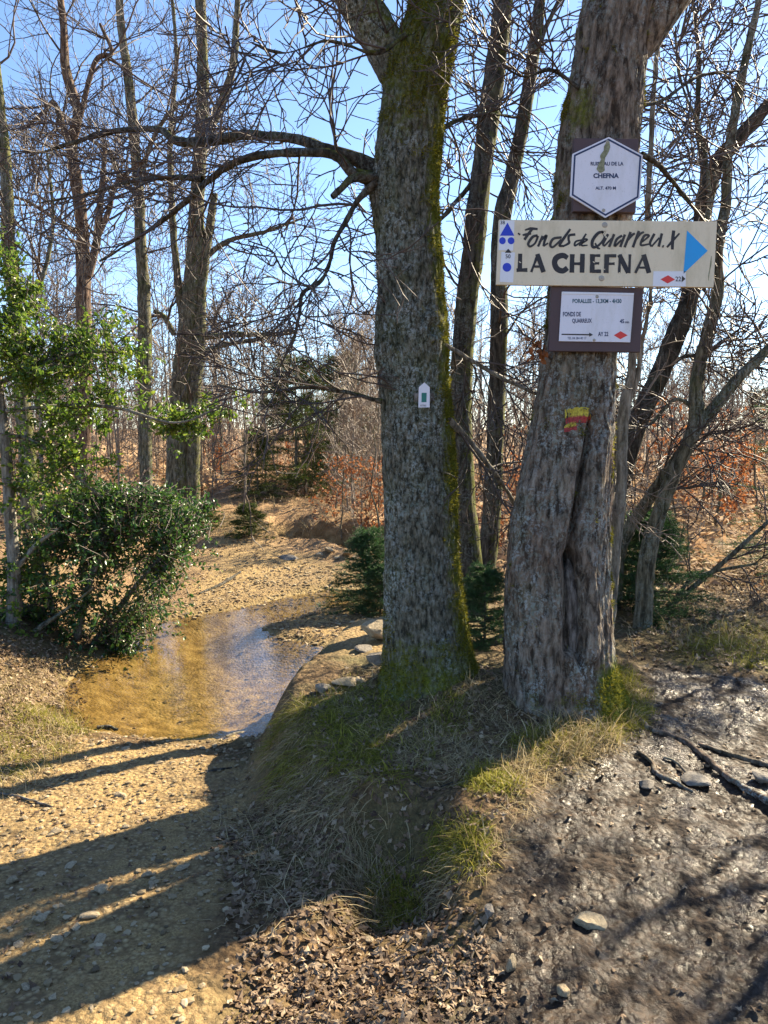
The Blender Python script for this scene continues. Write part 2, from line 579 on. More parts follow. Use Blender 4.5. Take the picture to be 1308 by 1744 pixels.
# ------------------------------------------------------------------ bark
def mat_bark(name, dark, mid, light, lichen=0.5, moss=(.11, .12, .012), scale=1.0, red=None, bumpd=.014, stretch=.22, algae=.35):
    g = N(name)
    v = g.coord(scale=(1, 1, stretch))
    v2 = g.coord()
    ridge = g.noise(v, 34 * scale, 7, .72, .5)
    plate = g.voro(v, 30 * scale)
    tone = g.math('ADD', ridge, g.math('MULTIPLY', g.math('SUBTRACT', .45, plate), .22))
    c = g.ramp(tone, [(.38, dark), (.52, mid), (.68, light)])
    if red:
        c = g.mix(g.val(g.noise(v2, 2.3, 3), .44, .58, 0, .8), c, g.ramp(tone, [(.38, tuple(.25 * x for x in red)), (.68, red)]))
    c = g.mix(g.val(g.noise(v2, 3.1, 5, .7), .5, .66, 0, algae), c, g.ramp(tone, [(.35, (.020, .026, .008)), (.65, (.11, .125, .045))]))
    spots = g.noise(v2, 62, 5, .78)
    area = g.noise(v2, 3.4, 5, .65)
    lf = g.math('MULTIPLY', g.val(spots, .48, .56), g.val(area, .42, .58, .08, 1.0))
    lf = g.math('MULTIPLY', lf, g.val(ridge, .36, .5))
    c = g.mix(g.math('MULTIPLY', lf, lichen), c, g.ramp(g.noise(v2, 17, 4), [(.35, (.20, .25, .21)), (.65, (.42, .46, .46))]))
    m = g.attr('rnd').outputs['Fac']
    mn = g.math('ADD', m, g.math('MULTIPLY', g.math('SUBTRACT', g.noise(v2, 15, 8, .8), .5), 2.2))
    c = g.mix(g.val(mn, .40, .85), c, g.ramp(g.noise(v2, 70, 5, .8), [(.3, tuple(.25 * x for x in moss)), (.7, tuple(1.7 * x for x in moss))]))
    hgt = g.math('ADD', g.math('MULTIPLY', ridge, 1.2), g.math('MULTIPLY', plate, -.6))
    hgt = g.math('ADD', hgt, g.math('MULTIPLY', spots, .35))
    return g.done(c, .9, g.bump(hgt, 1.0, bumpd), .2)

M_BARK_L = mat_bark('lichened_oak_bark', (.030, .028, .019), (.130, .118, .084), (.26, .245, .20), .9, scale=1.5, stretch=.45, algae=.6)
M_BARK_R = mat_bark('brown_oak_bark', (.040, .029, .021), (.17, .130, .098), (.32, .265, .21), .75, red=(.26, .175, .125), stretch=.32)
M_BARK_D = mat_bark('dark_mossy_bark', (.020, .016, .012), (.055, .044, .033), (.12, .10, .08), .3)
M_BARK_G = mat_bark('grey_alder_bark', (.040, .035, .022), (.130, .112, .072), (.25, .22, .155), .45, algae=.8)
M_BARK_P = mat_bark('pale_sapling_bark', (.10, .085, .065), (.22, .19, .15), (.38, .34, .28), .3)
M_TWIG = simple('bare_twig', (.070, .050, .042), .6, .4, .5, 3.0)
M_TWIG_P = simple('pale_twig', (.20, .15, .11), .6, .4, .35, 3.0)
M_WOOD = mat_bark('weathered_wood', (.05, .042, .036), (.15, .13, .115), (.27, .245, .225), 0.0, scale=1.6)

def big_trunk(rows, Y, n, seed, groove=None, bark=.010, mossf=None, yshift=0.0):
    rows = np.array(rows, float)
    cs, rs = [], []
    for py, xl, xr in rows:
        c = P((xl + xr) / 2, py, Y)
        f = (c - CAM) @ ray(CX, CY)
        cs.append(c); rs.append((xr - xl) / 2 * f / F_PX)
    cs, rs = np.array(cs), np.array(rs)
    C = catmull(np.column_stack([cs, rs]), 400)
    o = np.argsort(C[:, 2])
    z0, z1 = C[:, 2].min(), C[:, 2].max()
    z = np.concatenate([np.linspace(z0 - .25, 4.2, n - 60, endpoint=False), np.linspace(4.2, z1, 60)])
    cx = np.interp(z, C[o, 2], C[o, 0]); cy = np.full_like(z, Y); r = np.interp(z, C[o, 2], C[o, 3])
    a = np.concatenate([np.linspace(-np.pi / 2 - 1.8, -np.pi / 2 + 1.8, 190, endpoint=False), np.linspace(-np.pi / 2 + 1.8, -np.pi / 2 - 1.8 + 2 * np.pi, 40, endpoint=False)])
    A, Z = np.meshgrid(a, z)
    R = np.repeat(r[:, None], len(a), 1)
    dirx, diry = np.cos(A), np.sin(A)
    q = np.stack([dirx, diry, Z], -1)
    lob = fbm(np.stack([dirx * 1.3 + seed, diry * 1.3, Z * .9], -1), 3)
    R = R * (1 + .045 * lob)
    hz = Z - (z0 + .0)
    # root flare
    fl = np.exp(-np.clip(hz + .02, 0, 9) / .10)
    R = R * (1 + fl * (.10 + .16 * (.5 + .5 * np.sin(A * 5 + seed * 2 + lob))))
    # bark furrows
    sx = np.stack([dirx * R * 46, diry * R * 46, Z * 9], -1)
    warp = fbm(np.stack([dirx * 3, diry * 3, Z * 4 + seed], -1), 3)
    sx = sx + warp[..., None] * .8
    f1 = 1 - np.abs(vnoise(sx + seed * 7)) * 1.6
    f2 = fbm(sx * 2.1 + 31, 3)
    R = R + bark * (f1 - .5) + bark * .55 * f2
    X, Yv = cx[:, None] + R * dirx, cy[:, None] + R * diry
    V = np.stack([X, Yv, Z], -1)
    if groove is not None:
        px, py = to_px(V)
        V[..., :2] -= np.stack([dirx, diry], -1) * (groove(px, py) * (diry < -.05))[..., None]
    V = V.reshape(-1, 3)
    na = len(a)
    idx = np.arange(n * na).reshape(n, na)
    jn = np.roll(np.arange(na), -1)
    F = np.stack([idx[:-1], idx[:-1][:, jn], idx[1:][:, jn], idx[1:]], -1).reshape(-1, 4)
    px, py = to_px(V)
    moss = mossf(A.ravel(), px, py, Z.ravel()) if mossf else np.zeros(len(V))
    return V, F, moss

def limb(ctrl, Y0, n, k, seed, bark=.006, moss=0.6):
    """ctrl rows (px, py, width_px, depth offset) -> lumpy tapered tube"""
    pts = []
    for px, py, w, dy in ctrl:
        p = P(px, py, Y0 + dy)
        f = (p - CAM) @ ray(CX, CY)
        pts.append([*p, w / 2 * f / F_PX])
    C = catmull(pts, n)
    V, F = tubes(C[None, :, :3], C[None, :, 3], k)
    ctr = np.repeat(C[:, :3], k, 0)
    d = nrm(V - ctr)
    rr_ = np.repeat(C[:, 3], k)
    L = np.repeat(np.concatenate([[0], np.cumsum(np.linalg.norm(np.diff(C[:, :3], axis=0), axis=1))]), k)
    V = V + d * (rr_ * .10 * fbm(np.column_stack([d[:, :2] * 1.2 + seed, L * 3]), 3))[:, None]
    V = V + d * (bark * fbm(np.column_stack([d * rr_[:, None] * 50 + seed, L * 0])[:, :3] + np.column_stack([L * 8, L * 8, L * 8]), 3))[:, None]
    m = np.clip(moss * (.35 + .5 * d[:, 2] + .45 * d[:, 0]), 0, 1)
    return V, F, m, C

YL, YR = 4.25, 4.0
ROWS_L = [(-700, 755, 815), (-400, 738, 806), (-150, 716, 792), (0, 698, 786), (50, 682, 779), (95, 660, 770), (130, 654, 762), (200, 648, 754), (280, 637, 749), (330, 632, 746),
          (420, 640, 751), (500, 643, 757), (540, 640, 762), (600, 640, 765), (630, 645, 764), (700, 648, 769), (800, 652, 775), (900, 655, 780), (1000, 653, 786),
          (1080, 652, 796), (1130, 650, 806), (1185, 645, 822)]
def moss_l(a, px, py, z):
    side = np.clip((np.cos(a) - .30) * 1.6, 0, 1)
    top = sstep(430, 90, py) * .66
    base = sstep(1010, 1160, py) * .72
    left = np.clip((-np.cos(a) - .55), 0, 1) * .9 * sstep(700, 500, py)
    return np.clip(np.maximum.reduce([side * .9, top, base, left]) , 0, 1)
def bump_l(px, py):     # the healed knot and a burr on the left edge
    k = np.hypot((px - 737) / 13, (py - 558) / 20)
    return -.022 * np.exp(-(k - 1) ** 2 * 5) + .03 * np.exp(-k ** 2 * 3) - .02 * np.exp(-((px - 650) / 14) ** 2 - ((py - 610) / 35) ** 2)
TL = hit(735, 1178)
TREE_L = thing('oak_tree', (P(735, 1170, YL)[0], YL, float(H(np.array([P(735, 1170, YL)[0]]), np.array([YL]))[0])), 'thick straight lichen-grey oak forking at the top, small white house-shaped trail marker on its trunk', 'tree')
Vt, Ft, Mt = big_trunk(ROWS_L, YL, 470, 1.0, bump_l, .010, moss_l)
trunk_l = mk('trunk', Vt, Ft, M_BARK_L, rnd=Mt)
def moss_tufts(o, root, n, seed, lim=.55):
    r = np.random.default_rng(seed)
    m = len(o.data.vertices)
    co = np.empty(m * 3, np.float32); o.data.vertices.foreach_get('co', co); co = co.reshape(-1, 3).astype(float)
    no = np.empty(m * 3, np.float32); o.data.vertices.foreach_get('normal', no); no = no.reshape(-1, 3).astype(float)
    at = np.empty(m, np.float32); o.data.attributes['rnd'].data.foreach_get('value', at)
    at = at + .55 * fbm(co * 9 + seed, 3)
    k = np.where((at > lim) & (co[:, 2] < 3.6))[0]
    if not len(k): return
    k = r.choice(k, n)
    p, d = co[k] + r.normal(size=(n, 3)) * .004, nrm(no[k] + r.normal(size=(n, 3)) * .55 + np.array([0, 0, -.15]))
    s = nrm(np.cross(d, r.normal(size=(n, 3))))
    L = r.uniform(.006, .022, n)[:, None]
    V = np.stack([p - s * .0022 - d * .003, p + s * .0022 - d * .003, p + d * L], 1).reshape(-1, 3)
    pt = Part(); pt.add(V, np.arange(3 * n).reshape(-1, 3), np.repeat(np.clip(r.normal(.5, .25, n), 0, 1), 3))
    q = pt.build('moss', M_MOSS, smooth=False); q.parent = root; q['kind'] = 'stuff'
M_MOSS = leafmat('tree_moss', [(0, (.04, .043, .006)), (.5, (.15, .15, .014)), (1, (.33, .28, .035))], .8, .4, .1)
BVH_L = BVHTree.FromPolygons([tuple(v) for v in Vt.tolist()], [tuple(f) for f in Ft.tolist()])
rebase(trunk_l, TREE_L)
moss_tufts(trunk_l, TREE_L, 30000, 5)

ROWS_R = [(-700, 1070, 1130), (-400, 1040, 1122), (-150, 1008, 1112), (0, 996, 1118), (30, 990, 1112), (60, 985, 1107), (100, 980, 1101), (160, 968, 1095), (200, 960, 1091), (250, 953, 1087), (370, 945, 1075),
          (480, 938, 1060), (600, 925, 1049), (700, 910, 1045), (780, 894, 1041), (850, 878, 1038), (900, 868, 1035), (1000, 860, 1035), (1100, 860, 1039), (1150, 860, 1046), (1215, 858, 1064)]
def groove_r(px, py):
    c = np.interp(py, [690, 760, 850, 940, 1000, 1110, 1140], [1012, 1004, 990, 974, 986, 990, 988])
    w = np.interp(py, [690, 850, 950, 1110, 1140], [6, 9, 12, 8, 4])
    on = sstep(690, 740, py) * sstep(1145, 1105, py)
    g = .10 * on * np.exp(-((px - c) / w) ** 2)
    hol = sstep(935, 955, py) * sstep(1125, 1100, py)
    g = g + .085 * hol * np.exp(-((px - 972) / 15) ** 4)
    # burr on the left, healed lips either side of the crack
    g = g - .02 * np.exp(-((px - 893) / 18) ** 2 - ((py - 840) / 40) ** 2)
    g = g - .022 * on * np.exp(-((px - c - 22) / 12) ** 2) - .018 * on * np.exp(-((px - c + 26) / 12) ** 2)
    g = g + .02 * sstep(760, 1000, py) * np.exp(-((px - 935) / 10) ** 2) * sstep(1190, 1100, py)
    return g
def moss_r(a, px, py, z):
    b = sstep(1085, 1160, py) * sstep(990, 1040, px)
    up = np.exp(-((px - 985) / 38) ** 2 - ((py - 185) / 60) ** 2) * .72
    ed = np.clip(-np.cos(a) - .5, 0, 1) * .75 * sstep(640, 480, py)
    lo = sstep(1150, 1200, py) * .4
    re = np.clip(np.cos(a) - .75, 0, 1) * 1.2
    return np.maximum.reduce([b, up, ed, lo, re])
bR = P(955, 1195, YR)
TREE_R = thing('oak_tree', (bR[0], YR, float(H(np.array([bR[0]]), np.array([YR]))[0])), 'leaning brown oak with a split hollow trunk, three signs nailed to it', 'tree')
Vr, Fr, Mr = big_trunk(ROWS_R, YR, 470, 4.0, groove_r, .009, moss_r)
trunk_r = mk('trunk', Vr, Fr, M_BARK_R, rnd=Mr)
BVH_R = BVHTree.FromPolygons([tuple(v) for v in Vr.tolist()], [tuple(f) for f in Fr.tolist()])
rebase(trunk_r, TREE_R)
moss_tufts(trunk_r, TREE_R, 14000, 6)

def cast(bvh, px, py):
    d = ray(px, py)
    h = bvh.ray_cast(Vector(CAM), Vector(d).normalized())
    return None if h[0] is None else np.array(h[0])

# grey splinter of dead wood standing in the hollow
ctr = [(975, 1108, 20, -.19), (974, 1060, 26, -.185), (971, 1010, 24, -.185), (969, 975, 17, -.18), (966, 952, 5, -.175)]
V_, F_, m_, _c = limb(ctr, YR, 40, 14, 3.0, .006, 0.0)
rebase(mk('dead_wood_splinter', V_, F_, M_WOOD, rnd=m_), TREE_R)

# worn yellow and red paint blaze on the bark
def blaze(name, bvh, root, x0, y0, x1, y1, mat, seed):
    nx, ny = int((x1 - x0) / 1.2), int((y1 - y0) / 1.2)
    gx_, gy_ = np.meshgrid(np.linspace(x0, x1, nx), np.linspace(y0, y1, ny))
    V = np.array([cast(bvh, a, b + 2 * math.sin(a * .1)) for a, b in zip(gx_.ravel(), gy_.ravel())])
    d = nrm(CAM - V)
    V = V + d * .0035
    idx = np.arange(nx * ny).reshape(ny, nx)
    F = np.stack([idx[:-1, :-1], idx[:-1, 1:], idx[1:, 1:], idx[1:, :-1]], -1).reshape(-1, 4)
    c = V[F].mean(1)
    n_ = fbm(np.column_stack([c[:, 0] * 90 + seed, c[:, 2] * 30, c[:, 1] * 0]), 3)
    ex = np.column_stack([gx_.ravel(), gy_.ravel()])[F].mean(1)
    edge = np.minimum(np.minimum(ex[:, 0] - x0, x1 - ex[:, 0]) / 5, np.minimum(ex[:, 1] - y0, y1 - ex[:, 1]) / 2.5)
    F = F[(n_ + .75 * np.clip(edge, 0, 1)) > .0]
    rebase(mk(name, V, F, mat), root)
M_YEL = simple('worn_yellow_paint', (.42, .33, .04), .7, .3, .45, 90)
M_REDP = simple('worn_red_paint', (.27, .035, .035), .7, .3, .45, 90)
M_RED = simple('red_print', (.62, .035, .03), .4, .4, .05)
blaze('yellow_paint_stripe', BVH_R, TREE_R, 962, 695, 1006, 711, M_YEL, 1)
blaze('red_paint_stripe', BVH_R, TREE_R, 961, 709, 1006, 722, M_REDP, 2)
blaze('yellow_paint_stripe', BVH_R, TREE_R, 961, 719, 984, 727, M_YEL, 3)
blaze('red_paint_stripe', BVH_R, TREE_R, 961, 725, 985, 734, M_REDP, 4)

# ------------------------------------------------------------------ signs
def slab(name, poly, Y, th, mat, root, bev=0.0):
    """flat plate: outline given in photograph pixels, laid on the vertical plane at distance Y"""
    pts = np.array([P(a, b, Y) for a, b in poly])
    n = len(pts)
    back = pts.copy(); back[:, 1] += th
    V = np.vstack([pts, back])
    fr = list(range(n))
    area = sum(pts[i][0] * pts[(i + 1) % n][2] - pts[(i + 1) % n][0] * pts[i][2] for i in range(n))
    if area < 0: fr = fr[::-1]
    F = [tuple(fr), tuple(n + i for i in fr[::-1])]
    for i in range(n):
        a, b = fr[i], fr[(i + 1) % n]
        F.append((a, n + a, n + b, b))
    me = bpy.data.meshes.new(name)
    me.from_pydata([tuple(v) for v in V], [], F)
    me.materials.append(mat)
    o = bpy.data.objects.new(name, me)
    COL.objects.link(o)
    rebase(o, root)
    if bev:
        md = o.modifiers.new('bevel', 'BEVEL'); md.width = bev; md.segments = 2; md.limit_method = 'ANGLE'
    return o

def disc(cx, cy, rx, ry=None, n=20):
    ry = ry or rx
    return [(cx + rx * math.cos(2 * math.pi * i / n), cy + ry * math.sin(2 * math.pi * i / n)) for i in range(n)]

def strokes(name, lines, Y, mat, root, conv=lambda a, b: (a, b), jit=.6, seed=0):
    """brush strokes: (width, [(x,y)...]) in picture units mapped by conv, each stroke a thin paint layer"""
    r = np.random.default_rng(seed)
    pt = Part()
    for li, (w, pl) in enumerate(lines):
        p = np.array(pl, float)
        if len(p) > 2: p = catmull(p, len(p) * 5)
        else: p = p[0] + (p[1] - p[0]) * np.linspace(0, 1, 5)[:, None]
        t = np.gradient(p, axis=0); t /= np.linalg.norm(t, axis=1, keepdims=True) + 1e-9
        nn = np.column_stack([-t[:, 1], t[:, 0]])
        ww = (w / 2 + r.normal(size=(len(p), 1)) * jit) if np.isscalar(w) else np.interp(np.linspace(0, 1, len(p)), np.linspace(0, 1, len(w)), w)[:, None] / 2 * 1.22
        l, rt = p + nn * ww, p - nn * ww
        yy = Y - .0004 * (1 + li % 5)
        V = np.array([P(*conv(*q), yy) for q in np.vstack([l, rt])])
        m = len(p)
        i = np.arange(m - 1)
        pt.add(V, np.column_stack([i, i + 1, m + i + 1, m + i]))
    return pt.build(name, mat, root=root, smooth=False)

def text(name, s, box, Y, mat, root, bold=0.0):
    cu = bpy.data.curves.new('t', 'FONT')
    cu.body = s; cu.offset = bold; cu.resolution_u = 3
    o = bpy.data.objects.new('t', cu)
    COL.objects.link(o)
    dg = bpy.context.evaluated_depsgraph_get()
    me = bpy.data.meshes.new_from_object(o.evaluated_get(dg))
    bpy.data.objects.remove(o)
    co = np.array([v.co[:] for v in me.vertices])
    lo, hi = co.min(0), co.max(0)
    x0, y0, x1, y1 = box
    for v, c in zip(me.vertices, co):
        px = x0 + (c[0] - lo[0]) / (hi[0] - lo[0]) * (x1 - x0)
        py = y1 - (c[1] - lo[1]) / (hi[1] - lo[1]) * (y1 - y0)
        v.co = P(px, py, Y)
    me.materials.clear(); me.materials.append(mat); me.name = name
    o = bpy.data.objects.new(name, me)
    COL.objects.link(o)
    return rebase(o, root)

def painted(name, color, dirt=(.25, .2, .12), amt=.35, rough=.5):
    g = N(name)
    v = g.coord()
    v2 = g.coord(scale=(1, 1, .3))
    c = g.mix(g.val(g.noise(v2, 9, 6, .7), .5, .8, 0, amt), tuple(color), dirt)
    c = g.mix(g.val(g.noise(v, 160, 3, .7), .62, .7, 0, .6 * amt), c, (.1, .09, .06))
    f = g.noise(v, 40, 4)
    return g.done(c, rough, g.bump(f, .08, .004), .35)
M_CREAM = painted('cream_painted_wood', (.66, .58, .43), (.32, .27, .15), .6, .55)
M_WHITE = painted('white_plastic_plate', (.66, .66, .74), (.38, .38, .32), .5, .35)
M_PAPER = painted('white_vinyl_sticker', (.68, .70, .76), (.45, .44, .42), .25, .4)
M_PLANK = painted('dark_purple_brown_board', (.075, .048, .052), (.03, .02, .02), .6, .6)
M_INK = painted('weathered_black_paint', (.022, .020, .024), (.10, .085, .06), .5, .5)
M_NAVY = simple('navy_print', (.02, .035, .10), .5, .3)
M_TEAL = simple('dark_teal_print', (.02, .085, .12), .5, .3)
M_BLUE = simple('blue_vinyl', (.012, .035, .48), .35, .4, .05)
M_CYAN = painted('cyan_blue_paint', (.015, .31, .72), (.05, .25, .5), .25, .4)
M_STEEL = simple('dull_steel', (.33, .31, .27), .45, .5)
M_MOSSP = simple('dried_moss_smear', (.22, .23, .15), .9, .1, .4, 80)

def screw(px, py, Y, root, r=4):
    pt = Part()
    a = np.linspace(0, 2 * np.pi, 13)[:-1]
    pr = [(r, 0), (r * .92, .0016), (r * .55, .003), (0.6, .0034)]
    V = [P(px + q * math.cos(t), py + q * math.sin(t), Y - dy) for q, dy in pr for t in a]
    F = [[i * 12 + j, i * 12 + (j + 1) % 12, (i + 1) * 12 + (j + 1) % 12, (i + 1) * 12 + j] for i in range(3) for j in range(12)]
    pt.add(V, F)
    return pt.build('screw', M_STEEL, root=root)

# hexagonal altitude sign
YB = 3.79                                              # front of the trunk at the signs
s1 = thing('hexagonal_sign', P(1030, 300, YB), 'white hexagonal sign reading RUISSEAU DE LA CHEFNA, on a dark square board', 'sign')
slab('backing_board', [(978, 235), (1088, 236), (1083, 362), (976, 360)], 3.775, .04, M_PLANK, s1, .003)
hexo = [(1037, 233), (1095, 264), (1090, 338), (1031, 371), (971, 334), (975, 262)]
hexi = lambda k: [(1033 + (a - 1033) * k, 301 + (b - 301) * k) for a, b in hexo]
slab('plate', hexo, 3.762, .010, M_WHITE, s1, .001)
def ringmesh(name, k0, k1, Y, mat, root):
    a, b = hexi(k0), hexi(k1)
    V = np.array([P(*q, Y) for q in a + b])
    rebase(mk(name, V, np.array([[i, (i + 1) % 6, 6 + (i + 1) % 6, 6 + i] for i in range(6)]), mat, smooth=False), root)
ringmesh('border_line', .955, .905, 3.7612, M_NAVY, s1)
text('lettering', 'RUISSEAU DE LA', (1006, 275.5, 1062, 282), 3.7610, M_NAVY, s1, .03)
text('lettering', 'CHEFNA', (1010.5, 295, 1054, 303.5), 3.7610, M_NAVY, s1, .04)
text('lettering', 'ALT. 470 M', (1014, 317.5, 1049, 323), 3.7610, M_NAVY, s1, .03)
screw(1034.5, 241, 3.762, s1, 3); screw(1028, 358, 3.762, s1, 3)
strokes('moss_smear', [([3, 9, 7, 8, 5, 9, 12, 3], [(1036, 240), (1034, 250), (1032, 258), (1027, 266), (1027, 272), (1024, 282), (1023, 289), (1022, 294)])], 3.7603, M_MOSSP, s1, seed=3)

# long direction board
s2 = thing('direction_sign', P(1033, 432, YB), 'long cream board lettered Fonds de Quarreux LA CHEFNA with a blue arrow', 'sign')
YS = 3.752
slab('board', [(850, 374), (1221.5, 377), (1215.5, 489.5), (845, 485)], YS, .022, M_CREAM, s2, .002)
zc = lambda a, b: (835 + a / 3.27, 365 + b / 3.27)
block = [(25, [(167, 219), (164, 320)]), (20, [(146, 311), (207, 310)]),
         (14, [(228, 322), (266, 222)]), (27, [(262, 221), (297, 322)]), (13, [(242, 291), (288, 291)]),
         ([21, 25, 27, 25, 27, 25, 23], [(431, 243), (404, 229), (370, 241), (358, 270), (372, 303), (404, 315), (430, 298)]),
         (27, [(457, 222), (454, 325)]), (27, [(514, 220), (511, 325)]), (17, [(457, 275), (512, 275)]),
         (27, [(570, 222), (567, 326)]), (17, [(560, 230), (613, 230)]), (15, [(560, 273), (607, 273)]), (18, [(556, 317), (617, 317)]),
         (27, [(650, 223), (645, 327)]), (18, [(642, 231), (702, 231)]), (15, [(640, 276), (693, 275)]),
         (15, [(722, 223), (718, 327)]), (27, [(719, 225), (768, 326)]), (15, [(778, 223), (774, 328)]),
         (14, [(808, 327), (856, 226)]), (28, [(854, 224), (884, 327)]), (13, [(830, 297), (878, 297)])]
strokes('block_lettering', block, YS, M_INK, s2, zc, .7, 5)
script = [([6, 14, 10], [(192, 88), (225, 80), (264, 82)]), ([12, 13, 12], [(232, 84), (210, 112), (190, 142)]), ([8, 12, 8], [(180, 116), (200, 112), (228, 108)]), ([6, 9], [(154, 104), (166, 114)]),
          ([11, 13, 12, 10, 9, 11], [(264, 117), (236, 126), (212, 162), (222, 179), (250, 160), (266, 120)]),
          ([12, 11], [(292, 120), (266, 180)]), ([9, 12, 12, 10], [(272, 156), (312, 118), (302, 150), (296, 178)]), ([8, 8], [(296, 178), (322, 160)]),
          ([11, 12, 12, 10, 9], [(398, 128), (352, 136), (334, 168), (350, 182), (396, 140)]), ([10, 13, 12, 8], [(446, 82), (412, 130), (386, 172), (410, 176)]),
          ([12, 12, 11, 12, 8], [(474, 112), (440, 118), (436, 140), (438, 160), (402, 180)]),
          ([8, 9, 9, 7], [(512, 142), (476, 152), (472, 175), (510, 150)]), ([8, 10, 8], [(534, 108), (506, 154), (496, 176)]),
          ([7, 8, 9, 9, 6], [(510, 162), (540, 142), (522, 140), (508, 172), (542, 172)]),
          ([10, 14, 15, 14, 10, 9, 8], [(640, 98), (602, 104), (570, 146), (572, 182), (604, 172), (636, 128), (622, 92)]), ([8, 11, 7], [(584, 160), (598, 186), (612, 192)]),
          ([12, 12, 9], [(656, 110), (630, 160), (634, 178)]), ([8, 8], [(634, 178), (676, 134)]), ([12, 12], [(690, 110), (662, 182)]),
          ([11, 12, 11, 9], [(734, 118), (704, 140), (694, 176), (732, 142)]), ([12, 12], [(750, 112), (724, 182)]),
          ([12, 12], [(782, 98), (748, 184)]), ([8, 12, 9], [(762, 150), (790, 116), (806, 106)]),
          ([12, 12], [(828, 92), (794, 184)]), ([8, 12, 9], [(806, 150), (832, 112), (856, 98)]),
          ([8, 10, 12, 11, 8], [(846, 154), (884, 120), (858, 120), (838, 170), (884, 166)]),
          ([12, 12, 9], [(914, 108), (890, 158), (898, 180)]), ([8, 8], [(898, 180), (942, 130)]), ([12, 12], [(956, 106), (938, 180)]), ([8, 14], [(958, 176), (966, 180)]),
          ([15, 16, 13], [(1022, 90), (1016, 140), (1014, 196)]), ([8, 12, 9], [(1054, 106), (1012, 152), (984, 184)])]
strokes('script_lettering', script, YS, M_INK, s2, zc, .5, 6)
slab('blue_arrow', [zc(1096, 90), zc(1211, 203), zc(1076, 331)], YS - .0012, .001, M_CYAN, s2)
st = slab('trail_sticker', [(851.5, 375.5), (876.5, 375.8), (874, 427), (849, 426)], YS - .0012, .001, M_PAPER, s2)
slab('blue_triangle', [zc(96, 46), zc(134, 119), zc(54, 119)], YS - .0022, .0008, M_BLUE, s2)
slab('blue_dot', disc(*zc(68, 147), 5.6, 6), YS - .0022, .0008, M_BLUE, s2)
slab('blue_dot', disc(*zc(116, 147), 5.8, 6), YS - .0022, .0008, M_BLUE, s2)
text('number', '38', (852.2, 375.8, 860, 382), YS - .0022, M_INK, s2, .01)
slab('trail_sticker', [(854, 429), (877, 430), (874, 481), (851, 480)], YS - .0012, .001, M_PAPER, s2)
slab('black_triangle', [zc(100, 191), zc(119, 214), zc(81, 214)], YS - .0022, .0008, M_INK, s2)
text('number', '50', (861, 433, 869.5, 440), YS - .0022, M_INK, s2, .01)
slab('blue_dot', disc(*zc(93, 295), 7.4, 7.6), YS - .0022, .0008, M_BLUE, s2)
slab('trail_sticker', [(1113, 462), (1168, 462), (1168, 488), (1112, 487.5)], YS - .0012, .001, M_PAPER, s2)
slab('red_diamond', [zc(948, 362), zc(990, 339), zc(1029, 363), zc(988, 385)], YS - .0022, .0008, M_RED, s2)
text('number', '22', (1150.5, 471, 1160, 479), YS - .0022, M_INK, s2, .01)
slab('black_triangle', [zc(1068, 341), zc(1087, 360), zc(1066, 378)], YS - .0022, .0008, M_INK, s2)
screw(1030, 383, YS, s2, 5); screw(1024.5, 474, YS, s2, 5)
strokes('moss_smear', [([2, 7, 4, 5, 2], [(1231, 232), (1228, 275), (1222, 310), (1217, 340), (1215, 370)])], YS, M_MOSSP, s2, zc, 1, 9)
for q in range(5):
    x_ = 640 + 8 * math.sin(q * 5.1); y_ = 85 + 9 * q
    strokes('paint_chip', [([2, 6, 3], [(x_, y_), (x_ + 6 * math.cos(q), y_ + 6), (x_ + 3, y_ + 11)])], YS - .002, M_CREAM, s2, zc, 1, q)
for q, (x_, y_) in enumerate([(742, 240), (600, 245), (628, 300), (716, 322), (160, 262), (572, 262)]):
    strokes('paint_chip', [([2, 5, 2], [(x_, y_), (x_ + 5, y_ + 5), (x_ + 12, y_ + 8)])], YS - .0024, M_CREAM, s2, zc, 1, q + 20)

# walking-time sign
s3 = thing('walking_time_sign', P(1012, 545, YB), 'white sign PORALLEE 13,3KM 4H30 with black arrow and red diamond on a dark board', 'sign')
slab('backing_board', [(939.5, 487), (1096, 490), (1091, 600), (935, 598)], 3.775, .035, M_PLANK, s3, .003)
slab('plate', [(957, 496.5), (1080, 499), (1073.5, 583), (952, 581)], 3.766, .008, M_WHITE, s3, .001)
slab('top_strip', [(957.3, 496.8), (1080, 499.3), (1079.6, 502.6), (957.2, 500.6)], 3.763, .003, M_PAPER, s3, .0006)
Y3 = 3.7652
text('lettering', 'PORALLEE - 13,3KM - 4H30', (975, 509, 1058.5, 517.5), Y3, M_TEAL, s3, .028)
text('lettering', 'FONDS DE', (958.8, 531, 989.5, 539), Y3, M_NAVY, s3, .028)
text('lettering', 'QUARREUX', (974.5, 542.5, 1008, 551), Y3, M_NAVY, s3, .028)
text('lettering', '45', (1055.5, 543.5, 1063, 550.5), Y3, M_NAVY, s3, .028)
text('lettering', 'min', (1064.5, 546.5, 1071.5, 550.5), Y3, M_NAVY, s3, .028)
text('lettering', 'AY 22', (1018.5, 565, 1036, 572.5), Y3, M_NAVY, s3, .028)
text('lettering', 'TEL 04 384 40 17', (966.5, 573.8, 998.5, 578), Y3, M_NAVY, s3, .008)
slab('arrow_shaft', [(956.5, 568.3), (1004, 568.9), (1004, 571.2), (956.5, 570.4)], Y3 - .0003, .0004, M_INK, s3)
slab('arrow_head', [(1003.6, 566.4), (1010, 570.1), (1003.6, 573.4)], Y3 - .0012, .0004, M_INK, s3)
slab('red_diamond', [(1045.5, 571), (1057, 564), (1069, 571), (1056.5, 577.6)], Y3 - .0003, .0004, M_RED, s3)
screw(1017, 505, 3.766, s3, 3); screw(1012, 579, 3.766, s3, 2.6)

